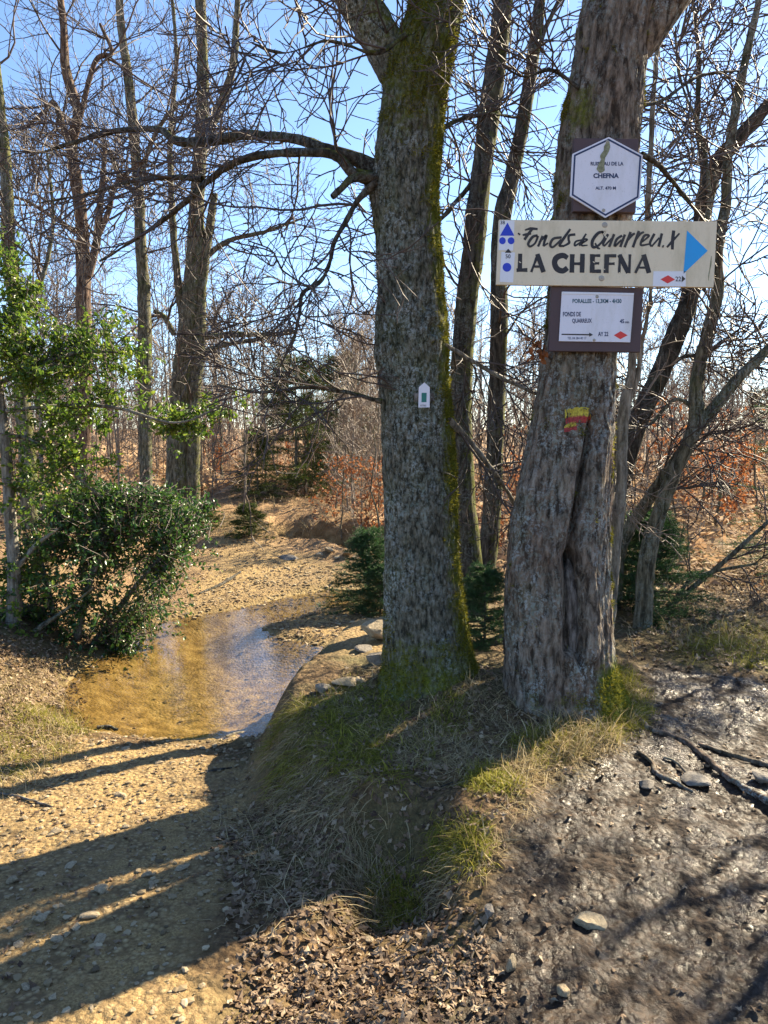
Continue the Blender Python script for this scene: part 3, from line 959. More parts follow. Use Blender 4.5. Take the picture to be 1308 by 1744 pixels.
# house-shaped trail marker on the other oak
YM = float(cast(BVH_L, 722, 676)[1]) - .022
s4 = thing('trail_marker', P(722, 674, YM), 'small white house-shaped trail marker with green rectangle on the oak trunk', 'sign')
zt = lambda a, b: (680 + a / 13.08, 630 + b / 13.08)
slab('wooden_batten', [(705, 669.5), (739, 669), (739, 683.5), (705, 684)], YM + .004, .02, M_WOOD, s4, .001)
slab('plate', [zt(560, 278), zt(680, 385), zt(678, 835), zt(425, 838), zt(435, 385)], YM, .003, M_WHITE, s4)
slab('green_rectangle', [zt(497, 510), zt(610, 510), zt(606, 718), zt(495, 718)], YM - .001, .0008, simple('green_print', (.012, .15, .13), .4, .3), s4)
text('lettering', 'XTRS', (715.5, 689.2, 725.8, 692.3), YM - .0006, M_INK, s4, .01)
screw(*zt(378, 605), YM + .004, s4, 1.2); screw(*zt(722, 610), YM + .004, s4, 1.2)

# ------------------------------------------------------------------ woody growth
def ground_z(x, y): return float(H(np.array([x]), np.array([y]))[0])

def ctrl_world(ctrl, Y):
    out = []
    for c in ctrl:
        px, py, w = c[:3]
        p = P(px, py, Y + (c[3] if len(c) > 3 else 0))
        f = (p - CAM) @ ray(CX, CY)
        out.append([*p, w / 2 * f / F_PX])
    return out

def twigs(polys, spec, r, rmin):
    """polys: list of (n,4) centre lines with radius; spec: list of (m, length, angle, n, up, wig, t0)"""
    n = 24
    C = np.stack([catmull(p, n) for p in polys])
    pts, rad = C[:, :, :3], C[:, :, 3]
    levels = []
    for li, (m, L, ang, nn, up, wig, t0) in enumerate(spec):
        pts, rad = spawn(pts, rad, m, L, ang, nn, t0=t0, up=up, wig=wig, rmul=.55 if li == 0 else .62, rmin=rmin * (1.5 if li < len(spec) - 1 else 1), r=r)
        levels.append((pts, rad))
    return levels

def pack(levels, sides):
    pt = Part()
    for (p, q), k in zip(levels, sides):
        V, F = tubes(p, q, k)
        pt.add(V, F)
    return pt

A1, A2 = (.55, 1.15), (.4, 1.0)

def path_tree(name, label, paths, Y, bark, spec, seed, rmin=.003, moss=.6, k=16, cat='tree', group=None, twigmat=None, bark_amp=.005):
    r = np.random.default_rng(seed)
    b = P(paths[0][0][0], paths[0][0][1], Y)
    root = thing(name, (b[0], Y, ground_z(b[0], Y)), label, cat, group)
    polys = []
    for i, ct in enumerate(paths):
        V, F, m, C = limb(ct if len(ct[0]) > 3 else [(*c, 0) for c in ct], Y, 26 + 8 * len(ct), k if i == 0 else 9, seed + i, bark_amp, moss)
        o = mk('trunk' if i == 0 else 'branch', V, F, bark, rnd=m)
        rebase(o, root)
        polys.append(C)
    lv = twigs(polys, spec, r, rmin)
    for q in range(len(lv[0][0])):                         # every bough stands alone
        V, F = tubes(lv[0][0][q:q + 1], lv[0][1][q:q + 1], 5)
        rebase(mk('branch', V, F, twigmat or M_TWIG), root)
    rebase(pack(lv[1:], [4, 3, 3, 3]).build('twigs', twigmat or M_TWIG), root)['kind'] = 'stuff'
    return root

# limbs of the straight oak
lim = [[(705, 195, 40, .0), (676, 115, 72, .0), (643, 52, 70, -.02), (604, -10, 64, -.05), (560, -90, 55, -.1), (515, -220, 45, -.2), (470, -420, 26, -.3)]]
br = [[(648, 296, 40, 0), (612, 274, 30, 0), (560, 255, 22, 0), (500, 236, 20, .1), (420, 230, 19, .25), (345, 243, 19, .4), (300, 240, 17, .5), (275, 222, 14, .55), (240, 220, 13, .6), (180, 226, 11, .7), (120, 245, 8, .8), (50, 265, 4, .9)],
      [(648, 308, 36, 0), (604, 296, 24, -.05), (568, 264, 18, -.05), (500, 260, 17, 0), (450, 263, 16, .05), (395, 280, 14, .1), (350, 312, 13, .2), (330, 332, 12, .2), (285, 370, 10, .3), (235, 405, 8, .35), (170, 445, 4, .4)],
      [(640, 310, 16, -.1), (610, 340, 10, -.1), (590, 375, 8, -.12), (570, 410, 7, -.15), (560, 450, 6.5, -.15), (545, 480, 6, -.2), (515, 500, 6, -.2), (510, 535, 5, -.2), (500, 575, 4, -.2), (470, 640, 2, -.2)],
      [(640, 302, 18, -.1), (600, 304, 13, -.15), (580, 322, 10, -.2), (566, 336, 8, -.22)],
      [(345, 305, 10, .2), (290, 302, 8, .3), (230, 308, 6, .45), (150, 330, 4, .6), (70, 345, 3, .7)],
      [(650, 684, 7, -.1), (590, 668, 6, -.05), (520, 660, 5, 0), (440, 668, 4, .1), (370, 655, 3, .2)],
      [(755, 585, 7, -.1), (800, 612, 6, -.05), (850, 642, 5.5, .0), (920, 674, 4, .1)],
      [(765, 715, 11, -.1), (800, 752, 9, 0), (838, 800, 8, .1), (872, 850, 7, .3), (890, 890, 5, .4)],
      [(745, 225, 9, 0), (780, 205, 7, .1), (830, 195, 6, .2), (880, 200, 4, .4)],
      [(690, 60, 9, -.15), (640, 90, 7, -.3), (560, 70, 5, -.5), (480, 90, 4, -.6), (400, 60, 3, -.7)]]
polysL = []
for i, ct in enumerate(lim):
    V, F, m, C = limb(ct, YL, 110, 40, 2.0 + i, .007, 0)
    m = np.clip(.5 + .3 * nrm(V - np.repeat(C[:, :3], 40, 0))[:, 0], 0, .75)
    rebase(mk('limb', V, F, M_BARK_L, rnd=m), TREE_L)
    polysL.append(C)
for i, ct in enumerate(br):
    ct = [(a, b, w * (.82 if i < 2 else 1), d) for a, b, w, d in ct]
    V, F, m, C = limb(ct, YL, 24 + 8 * len(ct), 12, 12.0 + i, .004, .7)
    rebase(mk('branch', V, F, M_BARK_P if i in (6, 7) else M_BARK_D, rnd=m * (0 if i in (6, 7) else 1)), TREE_L)
    if i != 3: polysL.append(C)
r_ = np.random.default_rng(21)
lv = twigs(polysL, [(11, .9, A1, 9, .02, .20, .1), (6, .45, A2, 6, .015, .22, .1), (3, .2, A2, 4, .0, .25, .15)], r_, .0022)
rebase(pack(lv, [5, 3, 3]).build('twigs', M_TWIG), TREE_L)['kind'] = 'stuff'

# limb and boughs of the leaning oak
V, F, m, C0 = limb([(1055, 120, 50, 0), (1092, 62, 70, 0), (1132, 15, 58, -.02), (1170, -40, 52, -.05), (1220, -140, 42, -.1), (1270, -300, 28, -.2)], YR, 80, 36, 5.0, .007, .1)
rebase(mk('limb', V, F, M_BARK_R, rnd=m), TREE_R)
polysR = [C0]
for i, ct in enumerate([[(1092, 262, 11, -.05), (1120, 280, 9, 0), (1150, 315, 8, .1), (1190, 365, 6, .2), (1230, 410, 3, .3)],
                        [(1085, 180, 8, 0), (1130, 170, 6, .1), (1190, 130, 5, .3), (1260, 120, 3, .5)],
                        [(985, 150, 8, -.1), (940, 120, 6, -.1), (890, 130, 4, -.1), (840, 100, 3, 0)]]):
    V, F, m, C = limb(ct, YR, 60, 9, 31.0 + i, .003, .4)
    rebase(mk('branch', V, F, M_BARK_D, rnd=m), TREE_R)
    polysR.append(C)
lv = twigs(polysR, [(9, .8, A1, 8, .0, .2, .2), (6, .42, A2, 6, -.02, .22, .1), (4, .2, A2, 4, -.03, .25, .15)], r_, .0022)
rebase(pack(lv, [5, 3, 3]).build('twigs', M_TWIG), TREE_R)['kind'] = 'stuff'

SP_MID = [(10, 1.2, A1, 8, .04, .2, .3), (5, .65, A2, 6, .02, .22, .1), (4, .32, A2, 4, .0, .25, .1)]
# dark mossy trunks behind the two oaks
path_tree('alder_tree', 'slim dark mossy tree standing close behind the straight oak, with sunlit moss edge', [[(812, 1085, 48), (806, 1000, 42), (796, 900, 38), (787, 780, 36), (785, 660, 36), (792, 550, 37), (805, 430, 37), (818, 310, 36), (832, 200, 35), (845, 110, 34), (856, 20, 32), (868, -120, 28), (885, -350, 18)],
                                          [(812, 300, 9), (780, 340, 7), (745, 380, 6), (700, 420, 3)]], 6.0, M_BARK_D, SP_MID, 41, moss=.9, k=28)
path_tree('alder_tree', 'thin dark mossy tree with a kinked stem, behind the long direction board', [[(822, 1070, 36), (828, 980, 32), (836, 880, 30), (843, 760, 29), (848, 640, 29), (850, 540, 28), (851, 440, 27), (856, 370, 29), (872, 300, 26), (888, 220, 24), (902, 140, 22), (912, 60, 20), (922, -20, 17), (940, -200, 11)],
                                          [(905, 130, 9), (925, 60, 8), (960, -20, 6), (1000, -120, 3)]], 6.8, M_BARK_D, SP_MID, 43, moss=.85, k=24)
# right-hand group
SP_R = [(9, 1.0, A1, 8, .03, .22, .35), (5, .55, A2, 6, .0, .22, .1), (5, .28, A2, 4, -.02, .25, .1)]
path_tree('leaning_tree', 'dark crooked tree curving up behind the right end of the direction board', [[(1036, 1115, 40), (1038, 1000, 37), (1044, 900, 35), (1062, 800, 34), (1090, 710, 33), (1122, 640, 33), (1150, 575, 32), (1176, 500, 30), (1192, 420, 29), (1200, 345, 29), (1222, 280, 28), (1262, 230, 24), (1310, 178, 21), (1390, 100, 14), (1460, 0, 8)],
                                              [(1196, 350, 15), (1198, 290, 12), (1188, 210, 9), (1190, 100, 7), (1180, 0, 5)],
                                              [(1120, 640, 8), (1160, 610, 7), (1200, 600, 5), (1260, 560, 3)]], 6.2, M_BARK_D, SP_R, 45, moss=.5, k=22)
path_tree('leaning_tree', 'forked grey-brown tree whose stems part above the low spruce', [[(1092, 1125, 34), (1096, 1040, 31), (1100, 960, 29), (1118, 890, 24), (1142, 820, 23), (1170, 760, 24), (1186, 715, 27), (1186, 650, 22), (1204, 570, 20), (1222, 500, 19), (1222, 430, 18), (1236, 350, 17), (1240, 270, 15), (1254, 180, 14), (1272, 90, 12), (1292, 0, 10), (1315, -120, 6)],
                                              [(1180, 738, 24), (1220, 690, 20), (1262, 640, 18), (1308, 594, 16), (1380, 520, 13), (1470, 430, 8)],
                                              [(1048, 1020, 22, .4), (1058, 930, 22, .35), (1095, 865, 21, .25), (1140, 800, 20, .12), (1180, 740, 16, 0)],
                                              [(1222, 430, 9), (1205, 380, 8), (1208, 330, 7), (1195, 230, 6), (1160, 140, 4), (1150, 60, 3)],
                                              [(1190, 700, 7), (1150, 680, 6), (1110, 720, 5), (1080, 735, 3)]], 5.7, M_BARK_G, SP_R, 47, moss=.35, k=22)
path_tree('pale_sapling', 'slender pale sapling forking beside the leaning oak', [[(1030, 1120, 19), (1042, 1010, 18), (1052, 900, 18), (1058, 820, 18), (1060, 740, 20), (1064, 690, 19), (1076, 630, 13), (1080, 560, 12), (1098, 440, 11), (1106, 300, 9), (1112, 180, 8), (1120, 70, 6), (1128, -80, 4)],
                                              [(1062, 700, 11), (1084, 650, 8), (1092, 590, 7), (1106, 520, 6), (1118, 420, 4)],
                                              [(1052, 760, 11, .1), (1044, 800, 10, .15), (1040, 860, 9, .2)]], 5.1, M_BARK_P, [(9, .7, A1, 7, .03, .2, .35), (5, .35, A2, 5, 0, .2, .1), (4, .2, A2, 4, 0, .22, .1)], 49, moss=.05, k=14, rmin=.002, cat='tree', twigmat=M_TWIG_P)
path_tree('fallen_bough', 'bare leaning bough arching over the bracken beyond the low spruce', [[(1135, 1035, 10), (1180, 1000, 9), (1240, 950, 8), (1290, 905, 6), (1340, 860, 4)], [(1150, 1020, 8), (1180, 985, 7), (1230, 970, 6), (1290, 960, 4)]], 6.3, M_BARK_G, [(5, .6, A1, 6, .0, .25, .2), (3, .35, A2, 5, 0, .25, .1), (2, .2, A2, 4, 0, .25, .1)], 53, cat='branch', k=9)

# trees on the far bank, left
SP_FAR = [(9, 2.3, A1, 9, .05, .22, .25), (6, 1.1, A2, 7, .02, .22, .1), (5, .5, A2, 5, .0, .24, .1)]
path_tree('alder_tree', 'stoutest tree on the far bank, two trunks rising together from one base', [[(298, 880, 40), (302, 790, 36), (306, 700, 34), (312, 620, 34), (322, 530, 30), (332, 430, 28), (336, 330, 25), (343, 230, 22), (345, 120, 19), (342, 20, 18), (335, -120, 13), (325, -300, 7)],
                          [(328, 885, 28), (328, 780, 25), (330, 680, 23), (338, 590, 22), (342, 500, 18), (355, 400, 15), (365, 330, 12)],
                          [(345, 245, 17), (370, 190, 15), (395, 120, 13), (402, 40, 11), (410, -80, 7)],
                          [(312, 545, 16), (300, 450, 13), (292, 340, 11), (290, 230, 9), (300, 100, 7), (290, -40, 5)],
                          [(335, 575, 11), (400, 570, 10), (460, 570, 8), (505, 566, 5)], [(335, 605, 10), (380, 588, 9), (440, 578, 6), (500, 560, 3)],
                          [(345, 440, 10), (390, 410, 8), (450, 395, 6), (520, 370, 3)], [(296, 570, 9), (280, 540, 8), (262, 530, 6)]], 14.5, M_BARK_G, SP_FAR, 61, rmin=.0032, moss=.75, k=20, bark_amp=.008)
path_tree('alder_tree', 'single-stemmed tree with sprawling crooked crown beside the double trunk', [[(250, 880, 22), (248, 780, 21), (246, 680, 22), (247, 600, 24), (245, 500, 21), (240, 420, 20), (236, 330, 18), (228, 230, 17), (218, 130, 15), (206, 40, 13), (198, -80, 9), (190, -250, 5)],
                          [(240, 340, 12), (205, 300, 10), (185, 260, 8), (150, 235, 5)], [(238, 320, 10), (255, 250, 8), (290, 190, 6), (330, 160, 4)],
                          [(246, 600, 11), (190, 600, 8), (150, 608, 5)]], 13.5, M_BARK_G, SP_FAR, 63, rmin=.0032, moss=.6, k=16)
path_tree('alder_tree', 'crooked tree with red-brown bark rising behind the tall holly', [[(140, 900, 26), (140, 780, 26), (142, 680, 27), (143, 560, 25), (142, 480, 24), (140, 400, 22), (132, 320, 19), (122, 250, 18), (132, 190, 16), (112, 120, 15), (108, 40, 12), (95, -60, 9), (80, -220, 5)],
                          [(150, 470, 15), (165, 410, 13), (170, 350, 12), (176, 300, 9), (178, 255, 6)], [(160, 420, 11), (185, 360, 9), (200, 310, 7), (250, 270, 5)],
                          [(120, 250, 12), (105, 210, 10), (92, 175, 9), (75, 190, 6), (40, 220, 4)], [(140, 400, 8), (90, 370, 7), (40, 340, 5), (-20, 330, 3)],
                          [(125, 250, 9), (160, 110, 8), (190, 90, 7), (170, 40, 5)]], 11.5, mat_bark('red_brown_bark', (.045, .024, .016), (.14, .085, .055), (.25, .17, .12), .3), SP_FAR, 65, rmin=.0028, moss=.35, k=16)
path_tree('alder_tree', 'mossy tree leaning at the edge of the holly thicket', [[(50, 900, 30), (48, 800, 28), (40, 700, 26), (30, 560, 24), (15, 420, 22), (10, 280, 18), (-5, 120, 14), (-20, -60, 9)], [(30, 560, 10), (70, 480, 8), (90, 380, 6), (80, 260, 4)]], 10.5, M_BARK_G, SP_FAR, 67, rmin=.0028, moss=.8, k=14)

# ------------------------------------------------------------------ wood behind: alike trees, copied
def bare_template(name, seed, h, rad, mat, label, group, spec, lean=.04, cat='tree', twigm=None, rmin=.006, first=.25):
    r = np.random.default_rng(seed)
    z = np.linspace(-.2, h, 14)
    w = np.cumsum(r.normal(size=(14, 2)) * lean, 0) * (h / 8)
    ctr = np.column_stack([w - w[0], z, rad * (1 - .93 * np.linspace(0, 1, 14) ** .9)])
    root = thing(name, (0, 0, -50), label, cat, group)
    V, F = tubes(ctr[None, :, :3], ctr[None, :, 3], 9)
    o = mk('trunk', V, F, mat, rnd=np.full(len(V), .25)); o.parent = root
    sp = [list(s) for s in spec]; sp[0][6] = first
    o = pack(twigs([ctr], sp, r, rmin), [4, 3, 3, 3]).build('crown', twigm or M_TWIG); o.parent = root
    return root
SPB = lambda m, L: [(m, L, A1, 7, .08, .18, .25), (6, L * .5, A2, 5, .03, .2, .1), (4, L * .26, A2, 4, 0, .22, .1), (2, L * .13, A2, 3, 0, .22, .1)]
G1 = 'bare trees of the wood beyond the stream'
T = [bare_template('bare_tree', 71 + i, h, r0, M_BARK_G, 'tall bare grey tree in the wood beyond the stream', G1, SPB(m, L)) for i, (h, r0, m, L) in enumerate([(11, .13, 16, 2.6), (9, .10, 15, 2.0), (12, .16, 18, 3.0)])]
G2 = 'thin bare saplings in the undergrowth'
S = [bare_template('sapling', 81 + i, h, r0, M_BARK_P, 'thin pale bare sapling in the brown undergrowth', G2, SPB(m, L)[:3], .03, twigm=M_TWIG_P, rmin=.004, first=.1) for i, (h, r0, m, L) in enumerate([(4.2, .025, 16, 1.1), (3.0, .02, 14, .8), (5.5, .035, 20, 1.4)])]
r_ = np.random.default_rng(5)
used = set()
def place(protos, spots, smin=.8, smax=1.2, label=None):
    for i, (x, y) in enumerate(spots):
        p = protos[i % len(protos)]
        z = ground_z(x, y)
        if p.name not in used:
            used.add(p.name)
            p.location = (x, y, z); p.rotation_euler = (0, 0, r_.uniform(0, 6.28)); s = r_.uniform(smin, smax); p.scale = (s, s, s)
            if label: p['label'] = label
        else:
            copy_thing(p, (x, y, z), r_.uniform(0, 6.28), r_.uniform(smin, smax), label)
def scatter(n, px0, px1, d0, d1, gap=.8):
    out = []
    tries = 0
    while len(out) < n and tries < 4000:
        tries += 1
        y = math.sqrt(r_.uniform(d0 * d0, d1 * d1)); x = (r_.uniform(px0, px1) - CX) / F_PX * y
        if all(math.hypot(x - a, y - b) > gap for a, b in out): out.append((x, y))
    return out
place(T, scatter(7, -60, 380, 19, 34, 1.6), .45, .7, 'tall bare grey tree behind the holly and the double trunk')
place(T, scatter(8, 330, 700, 30, 55, 2.5), .5, .75, 'tall bare grey tree far behind the copper-leaved beech saplings')
place(T, scatter(7, 700, 1000, 26, 50, 2), .5, .8, 'bare grey tree in the wood seen between the two oaks')
place(T, scatter(6, 1000, 1400, 38, 60, 2.5), .45, .7, 'bare grey tree at the far edge of the bracken clearing')
place(S, scatter(30, -40, 420, 12.5, 24, .5), .6, 1.1, 'thin pale bare sapling behind the holly and the double trunk')
place(S, scatter(16, 560, 660, 12, 20, .3), .6, 1.1, 'thin pale bare sapling among the copper-leaved beech saplings')
place(S, scatter(14, 400, 640, 18, 30, .5), .6, 1.1, 'thin pale bare sapling in front of the spruce thicket beyond the far bank')
place(S, scatter(34, 980, 1330, 10, 26, .5), .5, 1.0, 'thin pale bare sapling in the bracken clearing')
place(S, scatter(14, 760, 980, 14, 26, .4), .6, 1.1, 'thin pale bare sapling seen between the two oaks')
# a tree standing to the right of the view, whose shadow crosses the path
place(S[2:], [(4.6, 5.2)], 1.5, 1.5, 'bare slender tree standing beside the muddy path opposite the oaks')

# far wood closing the view: too far to tell apart
def far_wood():
    r = np.random.default_rng(91)
    n = 430
    d = np.sqrt(r.uniform(40 ** 2, 120 ** 2, n)); a = r.uniform(-1.0, 1.0, n)
    x, y = d * np.sin(a), d * np.cos(a)
    z = H0(x, y)
    h = r.uniform(5, 9.5, n) * (1 - .25 * (x > 5))
    s = np.linspace(0, 1, 5)
    pts = np.stack([x[:, None] + r.normal(size=(n, 5)) * .25, y[:, None] + r.normal(size=(n, 5)) * .25, z[:, None] + h[:, None] * s], -1)
    rad = .11 * (1 - .8 * s)[None, :] * r.uniform(.6, 1.3, (n, 1))
    c1 = spawn(pts, rad, 9, 2.6, (.5, 1.1), 4, t0=.12, up=.1, wig=.18, rmin=.02, r=r)
    c2 = spawn(*c1, 4, 1.2, (.4, 1.1), 3, up=.05, wig=.2, rmin=.014, r=r)
    o = pack([(pts, rad), c1, c2], [3, 3, 3]).build('distant_wood', M_TWIG)
    tag(o, 'distant bare wood closing the view behind the stream and bracken', 'wood', kind='stuff')
far_wood()
def undergrowth():
    r = np.random.default_rng(95)
    n = 1700
    y = np.sqrt(r.uniform(17 ** 2, 46 ** 2, n)); x = (r.uniform(-500, 1800, n) - CX) / F_PX * y
    z = H(x, y)
    h = r.uniform(1.2, 4.0, n)
    s = np.linspace(0, 1, 4)
    ln = r.normal(size=(n, 1, 2)) * .12
    xy = np.stack([x, y], -1)[:, None] + ln * (s * 1)[None, :, None] * h[:, None, None] + r.normal(size=(n, 4, 2)) * .04
    pts = np.concatenate([xy, (z[:, None] + h[:, None] * s - .05)[..., None]], -1)
    rad = np.tile(np.linspace(.016, .006, 4), (n, 1)) * r.uniform(.6, 1.3, (n, 1))
    c1 = spawn(pts, rad, 5, 1.1, (.4, 1.0), 3, t0=.15, up=.1, wig=.2, rmin=.005, r=r)
    o = pack([(pts, rad), c1], [3, 3]).build('undergrowth', M_TWIG_P)
    tag(o, 'haze of thin bare brushwood stems across the wood floor', 'brushwood', kind='stuff')
undergrowth()

# ------------------------------------------------------------------ evergreens
def leaf_mesh(base, dirv, nor, L, Wd, r, fold=.25, seg='lozenge'):
    """many small folded leaves: base (N,3), dirv, nor (N,3), L, Wd (N,)"""
    n = len(base)
    d = nrm(dirv); s = nrm(np.cross(d, nor)); u = np.cross(s, d)
    L = L[:, None]; Wd = Wd[:, None]
    b0 = base
    tip = base + d * L - u * L * .12
    mid = base + d * L * .45 - u * Wd * fold
    l1 = base + d * L * .28 + s * Wd * .42; l2 = base + d * L * .66 + s * Wd * .40
    r1 = base + d * L * .28 - s * Wd * .42; r2 = base + d * L * .66 - s * Wd * .40
    V = np.stack([b0, l1, l2, tip, r2, r1, mid], 1).reshape(-1, 3)
    i = (np.arange(n) * 7)[:, None]
    F = np.concatenate([i + np.array([[0, 6, 1]]), i + np.array([[1, 6, 2]]), i + np.array([[2, 6, 3]]), i + np.array([[3, 6, 4]]), i + np.array([[4, 6, 5]]), i + np.array([[5, 6, 0]])])
    return V, F

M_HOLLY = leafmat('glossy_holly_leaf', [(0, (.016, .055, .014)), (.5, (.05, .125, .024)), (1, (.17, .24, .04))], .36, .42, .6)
M_HOLLY_Y = leafmat('yellow_green_holly_leaf', [(0, (.04, .09, .012)), (.5, (.12, .20, .022)), (1, (.28, .32, .045))], .36, .5, .5)  # yellow-green leaf of the tall holly
M_NEEDLE = leafmat('spruce_needle', [(0, (.022, .060, .024)), (.6, (.055, .125, .042)), (1, (.13, .20, .06))], .5, .3, .3)
M_NEEDLE_L = leafmat('young_spruce_needle', [(0, (.03, .05, .010)), (.6, (.08, .11, .02)), (1, (.15, .17, .04))], .5, .3, .3)

def holly(name, label, stems, blobs, Y, leafm, seed, leaf=(.03, .055), per=9, cat='shrub', gap=.1):
    """stems in pixels; blobs: (px, py, rx_px, ry_px, depth offset, depth radius, clusters)"""
    r = np.random.default_rng(seed)
    root = thing(name, (P(stems[0][0][0], stems[0][0][1], Y)[0], Y, ground_z(P(stems[0][0][0], stems[0][0][1], Y)[0], Y)), label, cat)
    polys = []
    for i, st in enumerate(stems):
        V, F, m, C = limb(st if len(st[0]) > 3 else [(*c, 0) for c in st], Y, 40, 9, seed + i, .003, .3)
        rebase(mk('stem', V, F, M_BARK_P if i % 2 == 0 else M_BARK_G, rnd=m), root)
        polys.append(C)
    allp = np.concatenate([p[:, :3] for p in polys])
    tp, lv = Part(), Part()
    for px, py, rx, ry, dy, dr, n in blobs:
        c = P(px, py, Y + dy)
        k = (c[1]) / F_PX
        q = r.normal(size=(n, 3)) * .6
        pt = c + q * np.array([rx * k, dr, ry * k])
        pt = pt[fbm(pt * 3.0 + seed, 3) > gap]; n = len(pt)
        pt[:, 2] = np.maximum(pt[:, 2], H(pt[:, 0], pt[:, 1]) + .02)
        # a twig leads to every cluster from inside the bush
        j = np.argmin(((allp[None] - pt[:, None]) ** 2).sum(-1), 1)
        src = pt + nrm(allp[j] - pt + r.normal(size=pt.shape) * .15) * r.uniform(.15, .4, (n, 1))
        mid = (src + pt) / 2 + r.normal(size=pt.shape) * .03
        V, F = tubes(np.stack([src, mid, pt], 1), np.tile([.004, .003, .0015], (n, 1)), 3)
        tp.add(V, F)
        outd = nrm(pt - src)
        t = r.random((n, per, 1))
        b = src[:, None] * (1 - t) + pt[:, None] * t + r.normal(size=(n, per, 3)) * .012
        dv = nrm(outd[:, None] * .6 + r.normal(size=(n, per, 3)) * .8 + np.array([0, 0, -.1]))
        nv = nrm(r.normal(size=(n, per, 3)) * .7 + np.array([.1, -.2, .8]))
        N_ = n * per
        L = r.uniform(*leaf, N_)
        V, F = leaf_mesh(b.reshape(-1, 3), dv.reshape(-1, 3), nv.reshape(-1, 3), L, L * .6, r)
        lv.add(V, F, np.repeat(np.clip(r.normal(.45, .25, N_), 0, 1), 7))
    rebase(tp.build('twigs', M_TWIG), root)['kind'] = 'stuff'
    rebase(lv.build('leaves', leafm, smooth=False), root)['kind'] = 'stuff'
    return root

holly('holly_bush', 'dense dark glossy holly bush overhanging the pool', [[(95, 1180, 14), (130, 1090, 12), (150, 1000, 10), (180, 930, 7), (210, 880, 4)], [(100, 1175, 12), (170, 1080, 10), (230, 1000, 8), (290, 930, 4)], [(85, 1175, 11), (90, 1050, 9), (70, 950, 6)]],
      [(120, 980, 75, 85, 0, .55, 700), (200, 940, 90, 90, .2, .6, 900), (265, 885, 70, 55, .5, .5, 600), (165, 1040, 95, 60, 0, .5, 700), (250, 970, 75, 70, .3, .5, 600), (215, 1080, 50, 28, .1, .3, 240), (100, 905, 60, 45, .2, .5, 420), (170, 860, 70, 35, .5, .5, 380), (60, 1040, 45, 60, 0, .4, 300), (325, 868, 34, 22, .6, .3, 120), (308, 945, 36, 34, .4, .3, 130), (285, 1020, 30, 30, .2, .3, 90), (130, 830, 60, 26, .4, .4, 130), (240, 845, 50, 20, .6, .3, 120), (200, 1110, 40, 18, .0, .2, 70)], 6.9, M_HOLLY, 101, per=8)
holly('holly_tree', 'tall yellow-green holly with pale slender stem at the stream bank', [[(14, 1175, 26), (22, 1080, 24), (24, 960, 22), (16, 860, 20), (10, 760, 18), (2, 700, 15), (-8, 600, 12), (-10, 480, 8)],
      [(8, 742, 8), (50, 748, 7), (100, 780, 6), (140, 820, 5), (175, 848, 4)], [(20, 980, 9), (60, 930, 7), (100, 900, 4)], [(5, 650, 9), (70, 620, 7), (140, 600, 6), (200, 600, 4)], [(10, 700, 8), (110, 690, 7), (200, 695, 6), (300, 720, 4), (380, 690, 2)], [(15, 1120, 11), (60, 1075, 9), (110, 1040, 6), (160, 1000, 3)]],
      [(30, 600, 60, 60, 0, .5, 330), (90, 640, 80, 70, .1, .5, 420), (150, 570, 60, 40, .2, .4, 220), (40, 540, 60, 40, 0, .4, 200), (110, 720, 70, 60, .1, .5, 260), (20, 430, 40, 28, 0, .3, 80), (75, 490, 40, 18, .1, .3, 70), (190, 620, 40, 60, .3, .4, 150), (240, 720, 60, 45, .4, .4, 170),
       (310, 720, 60, 28, .5, .3, 120), (380, 700, 28, 14, .6, .2, 40), (230, 650, 25, 40, .4, .3, 50), (165, 770, 50, 30, .3, .4, 100), (60, 800, 60, 70, .1, .5, 160), (30, 1000, 50, 90, .1, .4, 140), (200, 545, 14, 14, .3, .15, 20)], 6.5, M_HOLLY_Y, 103, leaf=(.032, .058), per=13, cat='tree', gap=.2)

